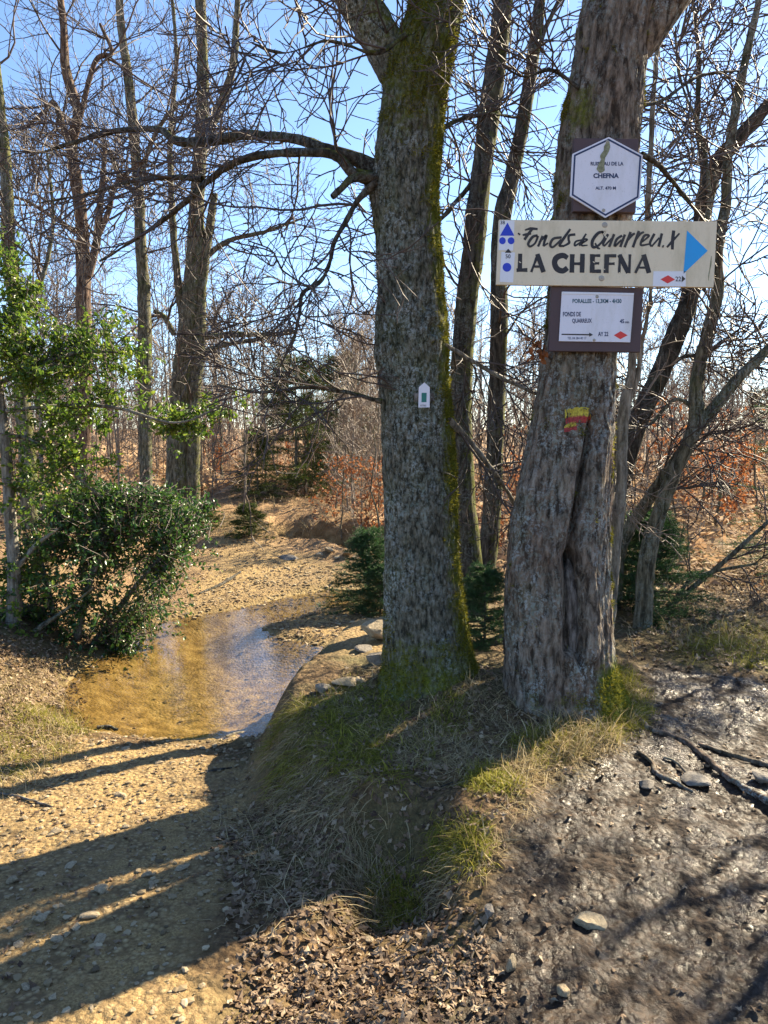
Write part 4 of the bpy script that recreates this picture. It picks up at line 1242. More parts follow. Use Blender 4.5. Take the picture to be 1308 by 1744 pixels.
def spruce(name, label, h, rad, seed, whorls, per, needlemat, group=None, lat=9, low=.05, nl=.020, droop=-.05, cat='tree', dens0=26):
    r = np.random.default_rng(seed)
    root = thing(name, (0, 0, -50), label, cat, group)
    zz = np.linspace(-.1, h, 8)
    pts = np.column_stack([zz * 0, zz * 0, zz]); rd = np.interp(zz, [0, h], [h * .013 + .006, .003])
    V, F = tubes(pts[None], rd[None], 7)
    o = mk('trunk', V, F, M_BARK_G, rnd=np.zeros(len(V))); o.parent = root
    zl = low * h + (h * .97 - low * h) * (np.arange(whorls) / whorls) ** .95
    zb = np.repeat(zl, per) + r.normal(size=whorls * per) * .02 * h
    az = r.uniform(0, 2 * np.pi, whorls * per)
    L = rad * (1 - zb / h * .92) * r.uniform(.7, 1.15, len(zb))
    s = np.linspace(0, 1, 7)
    upc = np.interp(zb / h, [0, 1], [-.05, .5])[:, None]
    B = np.stack([L[:, None] * s * np.cos(az)[:, None], L[:, None] * s * np.sin(az)[:, None], zb[:, None] + L[:, None] * (upc * s + droop * 3 * s ** 2 + .12 * s ** 3)], -1)
    Rb = np.maximum(.002, (.006 * h ** .5)[None] if False else .006 * (1 - .8 * s))[None].repeat(len(zb), 0)
    tw, tr_ = spawn(B, Rb, lat, rad * .42, (.6, 1.0), 4, t0=.15, up=-.03, wig=.06, rmin=.0012, falloff=.6, r=r)
    # laterals lie close to the branch's own plane
    base_z = tw[:, :1, 2]
    tw[:, :, 2] = base_z + (tw[:, :, 2] - base_z) * .35
    pb = Part(); V, F = tubes(B, Rb, 4); pb.add(V, F); V, F = tubes(tw, tr_, 3); pb.add(V, F)
    o = pb.build('branches', M_TWIG); o.parent = root; o['kind'] = 'stuff'
    nd = Part()
    for segs, dens in ((tw, dens0), (B, dens0 * 2)):
        n = len(segs)
        t = r.random((n, dens)); f = t * (segs.shape[1] - 1); i = np.minimum(f.astype(int), segs.shape[1] - 2); w = (f - i)[..., None]
        bi = np.arange(n)[:, None]
        b = segs[bi, i] * (1 - w) + segs[bi, i + 1] * w
        d = nrm(segs[bi, i + 1] - segs[bi, i])
        q = r.normal(size=b.shape); q[..., 2] += .35
        q = nrm(q - (q * d).sum(-1, keepdims=True) * d)
        dv = nrm(d * .6 + q * .8)
        sd = nrm(np.cross(dv, r.normal(size=dv.shape)))
        l = nl * r.uniform(.7, 1.3, b.shape[:2])[..., None]
        wd = nl * .085
        V = np.stack([b - sd * wd, b + sd * wd, b + dv * l], 2).reshape(-1, 3)
        F = np.arange(len(V)).reshape(-1, 3)
        nd.add(V, F, np.repeat(np.clip(r.normal(.45, .22, len(F)), 0, 1), 3))
    o = nd.build('needles', needlemat, smooth=False); o.parent = root; o['kind'] = 'stuff'
    return root
def put(root, px, py, Y, s=1, rz=None, label=None):
    p = P(px, py, Y)
    root.location = (p[0], Y, ground_z(p[0], Y) - .02); root.scale = (s, s, s); root.rotation_euler = (0, 0, rz or 0)
    if label: root['label'] = label
    return root
def again(root, px, Y, s, rz, label):
    p = P(px, 900, Y)
    return copy_thing(root, (p[0], Y, ground_z(p[0], Y) - .02), rz, s, label)
sp1 = put(spruce('young_spruce', 'low dark spruce spreading at the foot of the forked leaning tree', .95, .62, 111, 14, 8, M_NEEDLE, lat=12, nl=.030, dens0=34), 1105, 1110, 6.15, .9)
again(sp1, 1050, 6.45, .85, 2.1, 'dark young spruce squeezed between the pale sapling and the leaning oak')
again(sp1, 828, 5.1, .62, 1.2, 'small dark spruce growing in the gap between the two oaks')
again(sp1, 628, 8.4, .95, 4.0, 'dark bushy spruce at the stream edge against the straight oak')
again(sp1, 648, 8.1, .6, 5.0, 'smallest dark spruce at the stream edge behind the straight oak')
sp2 = put(spruce('young_spruce', 'knee-high pale green spruce on the far gravel bank', .62, .5, 113, 11, 7, M_NEEDLE_L, nl=.032, dens0=30), 425, 925, 12.6, .95)
again(sp2, 352, 13.4, .8, 1.5, 'low pale green spruce by the foot of the double trunk')
sp3 = put(spruce('spruce_tree', 'spruce tree whose branch tips reach over the bracken at the path side', 3.1, 1.35, 115, 18, 7, M_NEEDLE, lat=11, nl=.032, low=.06, dens0=34), 1412, 1000, 7.4, .92)
copy_thing(sp3, (4.4, 6.6, ground_z(4.4, 6.6)), 1.0, .93, 'bushy spruce added beside the muddy path to shade it')  # extra spruce, added and sized so its shadow falls on the upper path
sp4 = spruce('spruce_tree', 'olive green spruce in the thicket beyond the far bank', 3.4, 1.7, 117, 16, 7, M_NEEDLE_L, lat=10, nl=.085, low=.03, dens0=22)
put(sp4, 505, 800, 17.5, .95)
again(sp4, 440, 16.5, .45, 3.0, 'smaller dark spruce beside the olive spruce beyond the far bank')
again(sp4, 575, 19.5, 1.0, 4.2, 'spruce standing behind the copper-leaved beech saplings')
again(sp4, 1290, 26, .8, 5.2, 'distant spruce beyond the bracken clearing')

# copper-leaved beech saplings
M_COPPER = leafmat('withered_beech_leaf', [(0, (.15, .050, .018)), (.5, (.34, .125, .045)), (1, (.50, .24, .10))], .6, .35, .3)
def beech(seed, h, n_leaf):
    r = np.random.default_rng(seed)
    root = thing('beech_sapling', (0, 0, -50), 'young beech sapling still hung with withered copper leaves', 'sapling', 'copper-leaved beech saplings')
    z = np.linspace(-.1, h, 9)
    w = np.cumsum(r.normal(size=(9, 2)) * .04, 0)
    C = np.column_stack([w, z, np.linspace(.02, .004, 9)])
    V, F = tubes(C[None, :, :3], C[None, :, 3], 6)
    o = mk('trunk', V, F, M_BARK_G, rnd=np.zeros(len(V))); o.parent = root
    lv = twigs([C], [(18, h * .35, (.6, 1.2), 6, .03, .15, .08), (5, h * .16, A2, 4, 0, .15, .1)], r, .002)
    o = pack(lv, [4, 3]).build('twigs', M_TWIG); o.parent = root; o['kind'] = 'stuff'
    p = lv[1][0][:, 1:].reshape(-1, 3)
    b = p[r.integers(0, len(p), n_leaf)] + r.normal(size=(n_leaf, 3)) * .02
    b = b[(b[:, 2] < h * .72)]
    n = len(b)
    L = r.uniform(.05, .085, n)
    V, F = leaf_mesh(b, nrm(r.normal(size=(n, 3)) + np.array([0, 0, -.6])), r.normal(size=(n, 3)), L, L * .55, r, .3)
    pt = Part(); pt.add(V, F, np.repeat(np.clip(r.normal(.5, .25, n), 0, 1), 7))
    o = pt.build('leaves', M_COPPER, smooth=False); o.parent = root; o['kind'] = 'stuff'
    return root
BE = [beech(121, 2.2, 420), beech(122, 1.6, 380)]
def be(lst, label):
    place(BE, [((px - CX) / F_PX * y, y) for px, y in lst], .75, 1.2, label)
be([(585, 13.5), (612, 12.8), (640, 13.2), (570, 14.6), (655, 12.2), (625, 14.5)], 'copper-leaved beech sapling beside the little riffle, against the straight oak')
be([(362, 19.5), (385, 20.5)], 'copper-leaved beech sapling at the foot of the double trunk')
be([(520, 20), (555, 20.5), (480, 21)], 'copper-leaved beech sapling behind the olive green spruce')
be([(1150, 11), (1185, 11.8), (1120, 12.5), (1215, 10.5), (1260, 14), (1300, 12)], 'copper-leaved beech sapling in the bracken clearing')
be([(885, 13), (920, 12), (860, 11), (905, 15)], 'copper-leaved beech sapling seen between the two oaks')
# the little withered oak spray by the walking-time sign
def spray():
    r = np.random.default_rng(131)
    V, F, m, C = limb([(938, 612, 4, -.1), (922, 596, 3, -.15), (908, 585, 2, -.18), (900, 590, 1.5, -.2)], YR, 20, 5, 1, .0005, 0)
    rebase(mk('dead_leaf_twig', V, F, M_TWIG, rnd=m), TREE_R)
    n = 26
    b = np.array([P(r.uniform(899, 930), r.uniform(578, 612), YR - .17 + r.normal() * .02) for _ in range(n)])
    L = r.uniform(.025, .045, n)
    V, F = leaf_mesh(b, nrm(r.normal(size=(n, 3)) + np.array([0, 0, -.7])), r.normal(size=(n, 3)), L, L * .7, r, .3)
    pt = Part(); pt.add(V, F, np.repeat(r.uniform(.1, .5, n), 7))
    rebase(pt.build('withered_leaves', M_COPPER, smooth=False), TREE_R)['kind'] = 'stuff'
spray()

# ------------------------------------------------------------------ ground cover
def in_px(poly, x, y, z):
    px, py = to_px(np.stack([x, y, z], -1))
    return sdf(np.array(poly, float), px, py)

def sample(n, poly, box, feather=20, seed=0, extra=None):
    """random ground points whose picture position falls in a pixel polygon (soft edge)"""
    r = np.random.default_rng(seed)
    out = []
    got = 0
    for _ in range(60):
        m = max(2000, n * 3)
        x = r.uniform(box[0], box[1], m); y = r.uniform(box[2], box[3], m)
        z = H0(x, y)
        s = in_px(poly, x, y, z)
        ok = (s / feather + .5) > r.random(m)
        x, y = x[ok], y[ok]
        z = H(x, y)
        if extra is not None:
            k = extra(x, y, z) > r.random(len(x)); x, y, z = x[k], y[k], z[k]
        out.append(np.stack([x, y, z], -1)); got += len(x)
        if got >= n: break
    return np.concatenate(out)[:n]

def tilt(p, e=.04):
    """ground normal"""
    gx_ = (H(p[:, 0] + e, p[:, 1]) - H(p[:, 0] - e, p[:, 1])) / (2 * e)
    gy_ = (H(p[:, 0], p[:, 1] + e) - H(p[:, 0], p[:, 1] - e)) / (2 * e)
    return nrm(np.stack([-gx_, -gy_, np.ones(len(p))], -1))

def blades(pt, p, r, L, w, stiff, down=0.0, seg=4):
    n = len(p)
    az = r.uniform(0, 2 * np.pi, n)
    lean = r.uniform(.1, 1.0, n)
    nor = tilt(p)
    d = nrm(np.stack([np.cos(az) * lean, np.sin(az) * lean, np.full(n, stiff)], -1) + nor * np.array([1, 1, 0]) * down)
    side = nrm(np.stack([-np.sin(az), np.cos(az), az * 0], -1) + r.normal(size=(n, 3)) * .2)
    rows = [p - np.array([0, 0, .01])]
    for s in range(seg - 1):
        d = nrm(d + np.array([0, 0, -.34]) * r.uniform(.5, 1.5, (n, 1)) + r.normal(size=(n, 3)) * .10)
        nxt = rows[-1] + d * (L / (seg - 1))[:, None]
        g = H(nxt[:, 0], nxt[:, 1]) + .004
        nxt[:, 2] = np.maximum(nxt[:, 2], g)
        rows.append(nxt)
    V = []
    for i, q in enumerate(rows):
        ww = (w * (1 - .85 * i / (seg - 1)))[:, None]
        V += [q - side * ww, q + side * ww]
    V = np.stack(V, 1)
    b = (np.arange(n) * 2 * seg)[:, None]
    F = np.concatenate([b + np.array([[2 * i, 2 * i + 1, 2 * i + 3, 2 * i + 2]]) for i in range(seg - 1)])
    pt.add(V.reshape(-1, 3), F, np.repeat(np.clip(r.normal(.5, .25, n), 0, 1), 2 * seg))

def tufts(p, k, spread, r):
    q = np.repeat(p, k, 0)
    q[:, :2] += r.normal(size=(len(q), 2)) * spread
    q[:, 2] = H(q[:, 0], q[:, 1])
    return q

M_STRAW = leafmat('dry_grass', [(0, (.16, .11, .05)), (.5, (.40, .31, .16)), (1, (.60, .50, .30))], .7, .35, .2)
M_GRASS = leafmat('green_grass', [(0, (.08, .09, .012)), (.5, (.23, .225, .025)), (1, (.46, .40, .08))], .6, .4, .2)
TRK = lambda x, y, z: np.minimum(1, np.minimum(np.hypot(x - TREE_L.location[0], y - YL) > .26, np.hypot(x - TREE_R.location[0], y - YR) > .30)).astype(float)
LUMPY = lambda f, t: (lambda x, y, z: TRK(x, y, z) * (fbm(np.stack([x * f, y * f, x * 0 + 2], -1), 3) > t))
BOXM = (-1.2, 2.4, 2.0, 6.6)
MOUND = [(470, 1240), (540, 1175), (650, 1140), (860, 1140), (1050, 1140), (1100, 1190), (1000, 1300), (900, 1340), (840, 1420), (820, 1520), (640, 1560), (560, 1450), (480, 1380)]
r_ = np.random.default_rng(141)
sg, gg_ = Part(), Part()
blades(sg, tufts(sample(330, MOUND, BOXM, 30, 1, LUMPY(3, -.15)), 28, .035, r_), r_, r_.uniform(.05, .14, 330 * 28), r_.uniform(.0014, .0028, 330 * 28), .22, .8)
blades(sg, tufts(sample(60, [(850, 1310), (950, 1230), (1040, 1180), (1090, 1240), (1000, 1300), (880, 1340)], BOXM, 20, 2, TRK), 40, .03, r_), r_, r_.uniform(.06, .16, 2400), r_.uniform(.0015, .0030, 2400), .6, .4)
blades(sg, tufts(sample(70, [(380, 1400), (560, 1330), (700, 1400), (620, 1560), (440, 1560)], BOXM, 40, 3), 14, .05, r_), r_, r_.uniform(.08, .2, 980), r_.uniform(.0014, .0028, 980), .3, 1.2)
blades(sg, tufts(sample(200, [(-60, 1130), (60, 1130), (110, 1180), (150, 1250), (60, 1340), (-60, 1380)], (-4.0, -1.2, 3.6, 7.5), 30, 4), 20, .05, r_), r_, r_.uniform(.04, .13, 4000), r_.uniform(.0016, .0034, 4000), .6)
blades(sg, sample(9000, [(900, 880), (1400, 880), (1400, 1140), (1090, 1120), (1040, 1000)], (1.0, 9, 5, 13), 30, 5), r_, r_.uniform(.06, .25, 9000), r_.uniform(.0018, .0035, 9000), .5)
blades(sg, sample(5000, [(330, 860), (640, 850), (640, 930), (480, 905), (350, 930), (-50, 950), (-50, 860)], (-9, 1, 10, 20), 20, 6), r_, r_.uniform(.08, .3, 5000), r_.uniform(.003, .005, 5000), .5)
n_ = 6000
def G(nt, k, spread, poly, box, seed, L, stiff=.7, dn=.5, ex=TRK, w=(.0014, .0028)):
    p = tufts(sample(nt, poly, box, 18, seed, ex), k, spread, r_)
    blades(gg_, p, r_, r_.uniform(*L, len(p)), r_.uniform(*w, len(p)), stiff, dn)
G(120, 45, .03, [(1000, 1170), (1060, 1140), (1100, 1180), (1090, 1240), (1020, 1270), (990, 1230)], BOXM, 7, (.03, .085))
G(80, 40, .035, [(890, 1260), (980, 1230), (990, 1290), (900, 1310)], BOXM, 8, (.03, .08))
G(40, 40, .03, [(800, 1320), (870, 1310), (870, 1350), (800, 1350)], BOXM, 9, (.03, .08))
G(34, 45, .028, [(735, 1420), (830, 1415), (825, 1490), (740, 1480)], BOXM, 10, (.03, .08))
G(30, 45, .028, [(630, 1490), (715, 1480), (710, 1560), (640, 1560)], BOXM, 11, (.03, .08))
G(130, 34, .032, [(465, 1250), (520, 1190), (640, 1160), (700, 1170), (680, 1240), (560, 1320), (470, 1360)], BOXM, 12, (.05, .12), .4, 1.0)
G(70, 28, .04, [(560, 1280), (680, 1230), (780, 1180), (790, 1260), (680, 1330), (570, 1360)], BOXM, 13, (.04, .10), .4, .8, LUMPY(4, 0))
G(70, 26, .05, [(-60, 1260), (70, 1250), (120, 1285), (40, 1330), (-60, 1330)], (-3.4, -1.2, 3.6, 6.5), 14, (.03, .09), .8, 0, None)
G(60, 26, .05, [(40, 1180), (110, 1200), (140, 1245), (20, 1250)], (-3.4, -1.2, 3.6, 6.5), 15, (.04, .12), .7, 0, None)
G(140, 24, .06, [(1130, 1090), (1308, 1060), (1400, 1150), (1250, 1150)], (1.6, 6, 4.5, 8), 16, (.04, .12), .6, 0, LUMPY(2, .0))
tag(sg.build('dry_grass', M_STRAW, smooth=False), 'tangled dry straw-coloured grass on the mound and banks', 'grass', kind='stuff')
tag(gg_.build('green_grass', M_GRASS, smooth=False), 'short green and yellowish grass tufts round the oaks', 'grass', kind='stuff')

# fallen leaves
def dead_leaf(p, r, size, up=1.0):
    n = len(p)
    nor = nrm(tilt(p) + r.normal(size=(n, 3)) * .27 * up)
    a = nrm(np.cross(nor, r.normal(size=(n, 3)))); b = np.cross(nor, a)
    L = r.uniform(*size, n)
    k = 9
    t = np.arange(k) * 2 * np.pi / k
    rad = np.array([1.0, .55, .78, .45, .62, .62, .45, .78, .55])
    curl = r.normal(size=(n, 1)) * .22
    xx = np.cos(t) * rad; yy = np.sin(t) * rad * .68
    V = p[:, None] + L[:, None, None] * (.5 * xx[None, :, None] * a[:, None] + .5 * yy[None, :, None] * b[:, None]) + (L[:, None] * (curl * xx[None] ** 2 + r.normal(size=(n, k)) * .06))[..., None] * nor[:, None] + nor[:, None] * .006
    c = p + nor * .008
    V = np.concatenate([V, c[:, None]], 1)
    V[..., 2] = np.maximum(V[..., 2], (p[:, 2] + .001)[:, None] - .01)
    i = (np.arange(n) * (k + 1))[:, None]
    F = np.concatenate([i + np.array([[j, (j + 1) % k, k]]) for j in range(k)])
    return V.reshape(-1, 3), F, np.repeat(np.clip(r.normal(.45, .25, n), 0, 1), k + 1)
M_LEAF = leafmat('fallen_leaf', [(0, (.055, .030, .018)), (.35, (.16, .10, .055)), (.7, (.30, .215, .135)), (1, (.42, .325, .21))], .65, .15, .3)
lf = Part()
def LV(n, poly, box, seed, size, feather=40, ex=None):
    lf.add(*dead_leaf(sample(n, poly, box, feather, seed, ex), r_, size))
LV(1900, [(370, 1420), (500, 1350), (640, 1480), (840, 1560), (840, 1650), (700, 1800), (440, 1800), (400, 1600)], (-1.2, 1.2, 1.4, 4.2), 21, (.022, .065))
LV(1300, [(400, 1660), (800, 1600), (900, 1744), (900, 1850), (380, 1850)], (-1.2, 1.2, 1.2, 3.0), 22, (.018, .05))
LV(1500, [(-60, 1100), (90, 1120), (140, 1220), (100, 1270), (-60, 1330)], (-4.2, -1.2, 3.6, 7.5), 20, (.03, .06))
LV(1700, MOUND, BOXM, 23, (.025, .055), 30, TRK)
LV(1100, [(-60, 1040), (90, 1090), (130, 1190), (60, 1260), (-60, 1270)], (-4.6, -1.5, 4.2, 8.5), 34, (.03, .07))
LV(500, [(0, 1270), (450, 1270), (380, 1500), (0, 1744)], (-3, 0, 1.5, 5.2), 24, (.02, .045))
LV(260, [(780, 1744), (850, 1400), (1060, 1200), (1308, 1200), (1308, 1744)], (-.3, 3, 1.5, 5), 25, (.02, .045))
LV(3500, [(1090, 1120), (1308, 1165), (1500, 1160), (1500, 950), (1000, 950)], (1, 8, 4.4, 11), 26, (.04, .08))
LV(2600, [(-50, 850), (660, 850), (660, 940), (330, 960), (240, 1080), (100, 1180), (-50, 1220)], (-9, 1, 5.0, 18), 27, (.05, .10))
LV(600, [(440, 1050), (690, 1030), (690, 1120), (480, 1090)], (-2, .6, 6.5, 10), 28, (.03, .07))
LV(700, [(250, 1070), (340, 960), (600, 960), (600, 1000), (330, 1045)], (-4, 0, 8, 14), 29, (.03, .07))
tag(lf.build('fallen_leaves', M_LEAF, smooth=False), 'scattered brown and grey-buff fallen leaves on the ground', 'leaves', kind='stuff')

# dead bracken
def bracken():
    r = np.random.default_rng(151)
    reg = [(sample(2200, [(1040, 800), (1400, 800), (1500, 1060), (1130, 1060), (1040, 1000)], (1.5, 22, 6.5, 34), 30, 31)),
           (sample(1500, [(-60, 790), (660, 790), (660, 880), (580, 875), (540, 845), (350, 850), (320, 880), (-60, 940)], (-14, 2, 11, 40), 12, 32)),
           (sample(700, [(700, 800), (1000, 800), (1000, 1000), (700, 1000)], (.2, 6, 7.5, 30), 20, 33))]
    p = np.concatenate(reg); n = len(p)
    az = r.uniform(0, 6.28, n); L = r.uniform(.35, .8, n) * np.clip(np.hypot(p[:, 0], p[:, 1]) / 9, .7, 1.5)
    d = nrm(np.stack([np.cos(az), np.sin(az), r.uniform(.3, 1.6, n)], -1))
    rows = [p]
    for s in range(6):
        d = nrm(d + np.array([0, 0, -.28]) + r.normal(size=(n, 3)) * .12)
        q = rows[-1] + d * (L / 6)[:, None]
        q[:, 2] = np.maximum(q[:, 2], H0(q[:, 0], q[:, 1]) + .02)
        rows.append(q)
    R = np.stack(rows, 1)
    pt = Part()
    rnd = np.clip(r.normal(.5, .22, n), 0, 1)
    V, F = tubes(R, np.tile(np.linspace(.005, .002, 7), (n, 1)), 3)
    pt.add(V, F, np.repeat(rnd, 21))
    for side in (-1, 1):
        for s in range(1, 7):
            t = nrm(R[:, s] - R[:, s - 1])
            sd = nrm(np.cross(t, np.array([0, 0, 1.0])) * side + r.normal(size=(n, 3)) * .35)
            l = (L * .24 * (1.15 - s / 7))[:, None]
            for o_ in (0,):
                b = R[:, s] * (1 - o_) + R[:, s - 1] * o_
                V = np.stack([b - t * l * .17, b + t * l * .17, b + sd * l + t * l * .25 - np.array([0, 0, .25]) * l], 1)
                pt.add(V.reshape(-1, 3), np.arange(3 * n).reshape(-1, 3), np.repeat(rnd, 3))
    M = leafmat('dead_bracken', [(0, (.16, .085, .045)), (.5, (.40, .26, .15)), (1, (.60, .47, .31))], .8, .35, .2)
    tag(pt.build('dead_bracken', M, smooth=False), 'rust-brown dead bracken covering the clearing and far bank', 'bracken', kind='stuff')
bracken()

# ------------------------------------------------------------------ stones, roots, sticks
import bmesh
def rock_mesh(seed, sub=3, cuts=7, flat=.6):
    bm = bmesh.new()
    bmesh.ops.create_icosphere(bm, subdivisions=sub, radius=1)
    V = np.array([v.co[:] for v in bm.verts]); F = np.array([[v.index for v in f.verts] for f in bm.faces])
    bm.free()
    r = np.random.default_rng(seed)
    for _ in range(cuts):
        nn = nrm(r.normal(size=3)); d = r.uniform(.38, .78)
        over = np.maximum(V @ nn - d, 0)
        V = V - over[:, None] * nn * .92
    V = V * (1 + .05 * fbm(V * 2.5 + seed, 3))[:, None]
    V[:, 2] *= flat
    return V, F
def mat_stone(name, c, wet=.8):
    g = N(name)
    v = g.coord()
    oi = g.n('ShaderNodeObjectInfo')
    f = g.noise(v, 4, 7, .7)
    f2 = g.noise(v, 30, 4, .7)
    col = g.ramp(f, [(.3, tuple(.5 * x for x in c)), (.55, c), (.75, tuple(min(1, 1.35 * x) for x in c))])
    col = g.mix(g.val(oi.outputs['Random'], 0, 1, 0, .55), col, (.55, .5, .45), 'MULTIPLY')
    return g.done(col, wet, g.bump(g.math('ADD', f, g.math('MULTIPLY', f2, .3)), .5, .05), .35)
M_STONE = mat_stone('buff_stone', (.44, .35, .22))
M_STONE_G = mat_stone('grey_stone', (.27, .24, .20))
def rock(name, px, py, wpx, hpx, dpx, label, seed, mat, cat='stone', group=None, rz=0, sink=.3, tiltx=0):
    p = hit(px, py)
    k = p[1] / F_PX
    V, F = rock_mesh(seed, 3, 14)
    o = mk(name, V, F, mat, smooth=False)
    o.scale = (wpx / 2 * k, dpx / 2 * k, hpx / 2 * k / .6)
    o.location = (p[0], p[1], p[2] + hpx / 2 * k * (1 - 2 * sink))
    o.rotation_euler = (tiltx, 0, rz)
    return tag(o, label, cat, group)
rock('stone', 998, 1572, 76, 34, 70, 'pale angular stone alone on the wet mud path', 1, M_STONE, rz=.3, tiltx=.15)
rock('stone', 872, 1650, 26, 46, 34, 'narrow buff stone half sunk in leaves at the edge of the mud', 2, M_STONE)
rock('stone', 960, 1690, 30, 26, 30, 'small rounded brown stone casting shadow on the mud', 3, M_STONE)
rock('stone', 832, 1560, 26, 38, 30, 'shaded grey stone in the hollow under the grassy lip', 4, M_STONE_G)
rock('stone', 628, 1606, 24, 18, 24, 'little pale stone lying on the shaded leaf slope', 5, M_STONE)
rock('stone', 1104, 1338, 32, 20, 40, 'smooth grey stone at the left end of the exposed roots', 6, M_STONE_G)
rock('stone', 1178, 1335, 66, 26, 60, 'long grey-brown stone lying between the exposed roots', 7, M_STONE_G, rz=-.1)
rock('stone', 1296, 1330, 40, 34, 50, 'brown stone wedged beside the roots at the path edge', 8, M_STONE_G)
rock('stone', 640, 1090, 62, 46, 60, 'big flat-topped sandy boulder on the stream bank against the oak', 9, M_STONE, 'rock', sink=.2)
rock('stone', 642, 1132, 46, 34, 50, 'mossy square stone at the water beside the oak', 10, M_STONE_G, 'rock')
rock('stone', 588, 1165, 62, 26, 60, 'long pale slab at the water end of the mound', 11, M_STONE, 'rock', rz=.3)
rock('stone', 552, 1176, 38, 22, 40, 'dark wet stone at the tip of the mound', 12, M_STONE_G, 'rock')
rock('stone', 613, 1163, 36, 22, 50, 'pale wedge-shaped stone between the slab and the oak', 13, M_STONE, 'rock')
rock('stone', 622, 1108, 40, 16, 40, 'dark flat wet stone under the big boulder', 14, M_STONE_G, 'rock')
rock('stone', 492, 950, 50, 10, 50, 'flat mossy stone on the far gravel bank', 15, M_STONE_G, 'rock')
for i, (px, py, w) in enumerate([(560, 938, 22), (590, 945, 28), (575, 952, 16), (606, 952, 20), (545, 946, 14)]):
    rock('stone', px, py, w, w * .6, w, 'pale stone in the little riffle beyond the far bank', 30 + i, M_STONE, group='pale stones in the far riffle')
r_ = np.random.default_rng(161)
SH = []
for s in range(5):
    V, F = rock_mesh(50 + s, 2, 16, .38)
    o = mk('stone', V, F, M_STONE, smooth=False); SH.append(o)
spots = [(310, 1478, 34), (172, 1515, 40), (70, 1565, 44), (150, 1560, 40), (95, 1600, 36), (205, 1355, 30), (95, 1418, 28), (390, 1480, 22), (120, 1475, 26), (70, 1490, 22), (40, 1450, 30), (250, 1490, 26), (40, 1395, 24), (170, 1600, 30), (30, 1610, 30), (65, 1730, 24), (90, 1700, 22), (345, 1275, 20), (215, 1275, 18), (270, 1300, 18), (310, 1376, 20), (20, 1500, 34), (130, 1580, 30), (45, 1680, 26), (260, 1505, 22)]
for q in range(45): spots.append((r_.uniform(0, 420), r_.uniform(1290, 1740), r_.uniform(9, 20)))
for i, (px, py, w) in enumerate(spots):
    p = hit(px, py); k = p[1] / F_PX
    o = SH[i % 5] if i < 5 else SH[i % 5].copy()
    if i >= 5: COL.objects.link(o)
    s = w * k * .5
    o.scale = (s * r_.uniform(.85, 1.15), s * r_.uniform(.8, 1.2), s * r_.uniform(.7, 1.0))
    o.rotation_euler = (r_.normal() * .12, r_.normal() * .12, r_.uniform(0, 6.28)); o.location = (p[0], p[1], p[2] + s * .12)
    tag(o, 'loose buff stone lying on the gravel track', 'stone', 'loose stones on the gravel track')
def gravel():
    r = np.random.default_rng(171)
    pt = Part()
    V0, F0 = rock_mesh(3, 1, 12, .5)
    def put_(p, s0, s1):
        n = len(p)
        s = s0 * (s1 / s0) ** (r.random(n) ** 2.2)
        a = r.uniform(0, 6.28, n); c, sn = np.cos(a), np.sin(a)
        sc = s[:, None] * r.uniform(.7, 1.3, (n, 3))
        V = V0[None] * sc[:, None]
        X = V[..., 0] * c[:, None] - V[..., 1] * sn[:, None]; Y = V[..., 0] * sn[:, None] + V[..., 1] * c[:, None]
        W_ = np.stack([X, Y, V[..., 2]], -1) + p[:, None] + np.array([0, 0, 1]) * (s * .2)[:, None, None]
        F = (F0[None] + (np.arange(n) * len(V0))[:, None, None]).reshape(-1, 3)
        pt.add(W_.reshape(-1, 3), F, np.repeat(np.clip(r.normal(.5, .25, n), 0, 1), len(V0)))
    put_(sample(2400, [(-100, 1290), (470, 1262), (400, 1400), (380, 1560), (420, 1800), (-100, 1850)], (-3.2, .3, 1.4, 5.2), 40, 41), .0035, .022)
    put_(sample(1200, [(230, 1095), (330, 1010), (480, 960), (600, 975), (600, 1000), (330, 1045)], (-4.2, 0, 7, 14), 20, 42), .008, .04)
    put_(sample(700, [(440, 1060), (690, 1035), (690, 1118), (470, 1088)], (-2, .6, 6.5, 10), 20, 43), .008, .04)
    put_(sample(400, [(120, 1235), (470, 1240), (470, 1275), (100, 1275)], (-2.8, -.4, 4.4, 5.6), 10, 44), .004, .025)
    put_(sample(260, [(100, 1250), (120, 1120), (260, 1060), (560, 1000), (690, 1120), (480, 1250)], (-3, .6, 4.8, 10), 20, 45), .008, .035)
    M = leafmat('gravel_pebble', [(0, (.10, .07, .036)), (.5, (.25, .185, .10)), (1, (.42, .335, .21))], .75, 0, .3)
    tag(pt.build('gravel', M, smooth=False), 'small buff pebbles strewn over the track and stream margins', 'gravel', kind='stuff')
gravel()

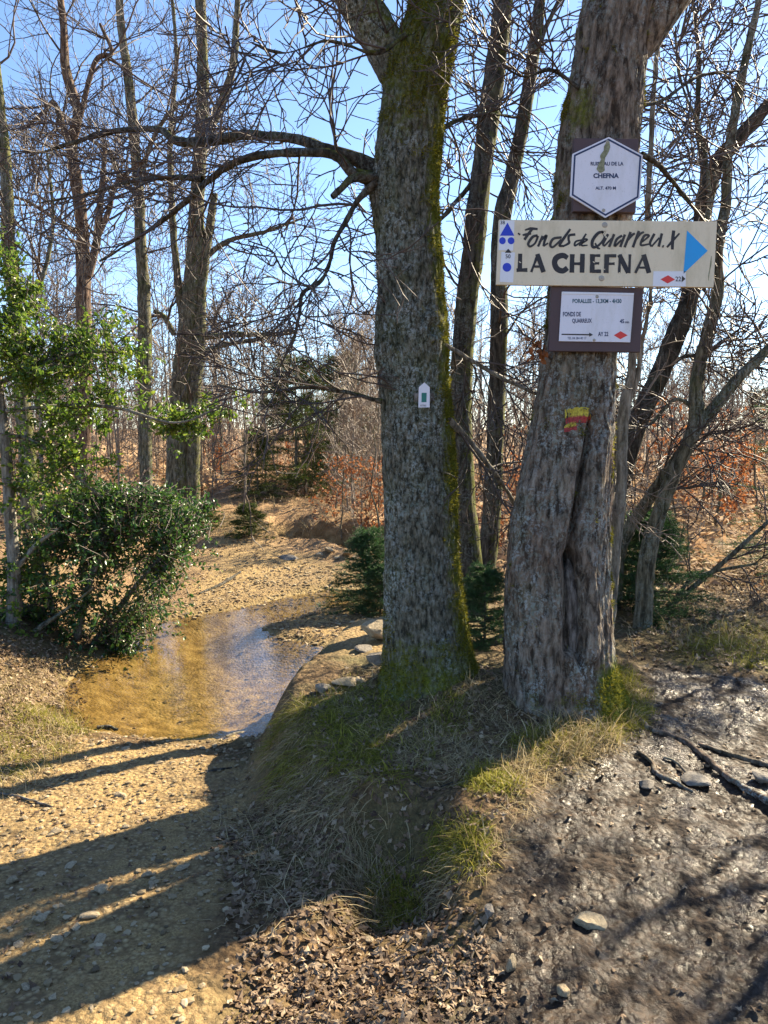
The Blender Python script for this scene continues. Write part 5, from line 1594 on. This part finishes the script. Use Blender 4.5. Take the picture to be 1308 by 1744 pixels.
def ground_line(name, pl, label, mat, cat, lift=.3, k=9, group=None, seed=1):
    pts = []
    for px, py, w in pl:
        p = hit(px, py); rd = w / 2 * p[1] / F_PX
        pts.append([p[0], p[1], p[2] + rd * lift, rd])
    C = catmull(pts, 14 * len(pts))
    C[:, 2] = np.maximum(H(C[:, 0], C[:, 1]) - C[:, 3] * .5, C[:, 2])
    V, F = tubes(C[None, :, :3], C[None, :, 3], k)
    V = V + fbm(V * 30 + seed, 3)[:, None] * np.repeat(C[:, 3], k)[:, None] * .25
    o = mk(name, V, F, mat, rnd=np.zeros(len(V)))
    return tag(o, label, cat, group)
ground_line('tree_root', [(1075, 1215, 9), (1110, 1245, 11), (1160, 1262, 10), (1200, 1290, 11), (1240, 1325, 12), (1310, 1368, 14), (1380, 1400, 14)], 'longest exposed root snaking across the path from the leaning oak', M_BARK_R, 'root', .3)
ground_line('tree_root', [(1085, 1280, 5), (1110, 1300, 8), (1118, 1320, 10), (1150, 1335, 9), (1180, 1350, 5)], 'short hooked root beside the smooth grey stone', M_BARK_R, 'root', .5)
ground_line('tree_root', [(1190, 1268, 6), (1240, 1285, 8), (1310, 1305, 9), (1380, 1320, 9)], 'thin straight root behind the longest one', M_BARK_R, 'root', .3)
ground_line('tree_root', [(1130, 1290, 4), (1150, 1298, 5), (1170, 1318, 4)], 'thread-like rootlet above the long grey-brown stone', M_BARK_P, 'root', .4)
for i, pl in enumerate([[(165, 1240, 6), (185, 1240, 7), (200, 1244, 5)], [(385, 1256, 5), (410, 1250, 7), (440, 1252, 5), (465, 1256, 4)], [(340, 1318, 3), (370, 1312, 4), (395, 1308, 3)], [(0, 1352, 4), (40, 1360, 5), (90, 1376, 4)], [(640, 1620, 3), (600, 1612, 3), (560, 1618, 2)], [(800, 1640, 3), (815, 1600, 4), (830, 1570, 3)], [(340, 1012, 4), (375, 998, 6), (410, 975, 4)], [(425, 1690, 2.5), (450, 1700, 3), (480, 1690, 2)], [(700, 1330, 3), (730, 1345, 3), (780, 1330, 2)]]):
    ground_line('stick', pl, 'dead stick lying on the ground', M_BARK_P if i % 2 else M_BARK_D, 'stick', .6, 6, 'dead sticks strewn on the ground', i)
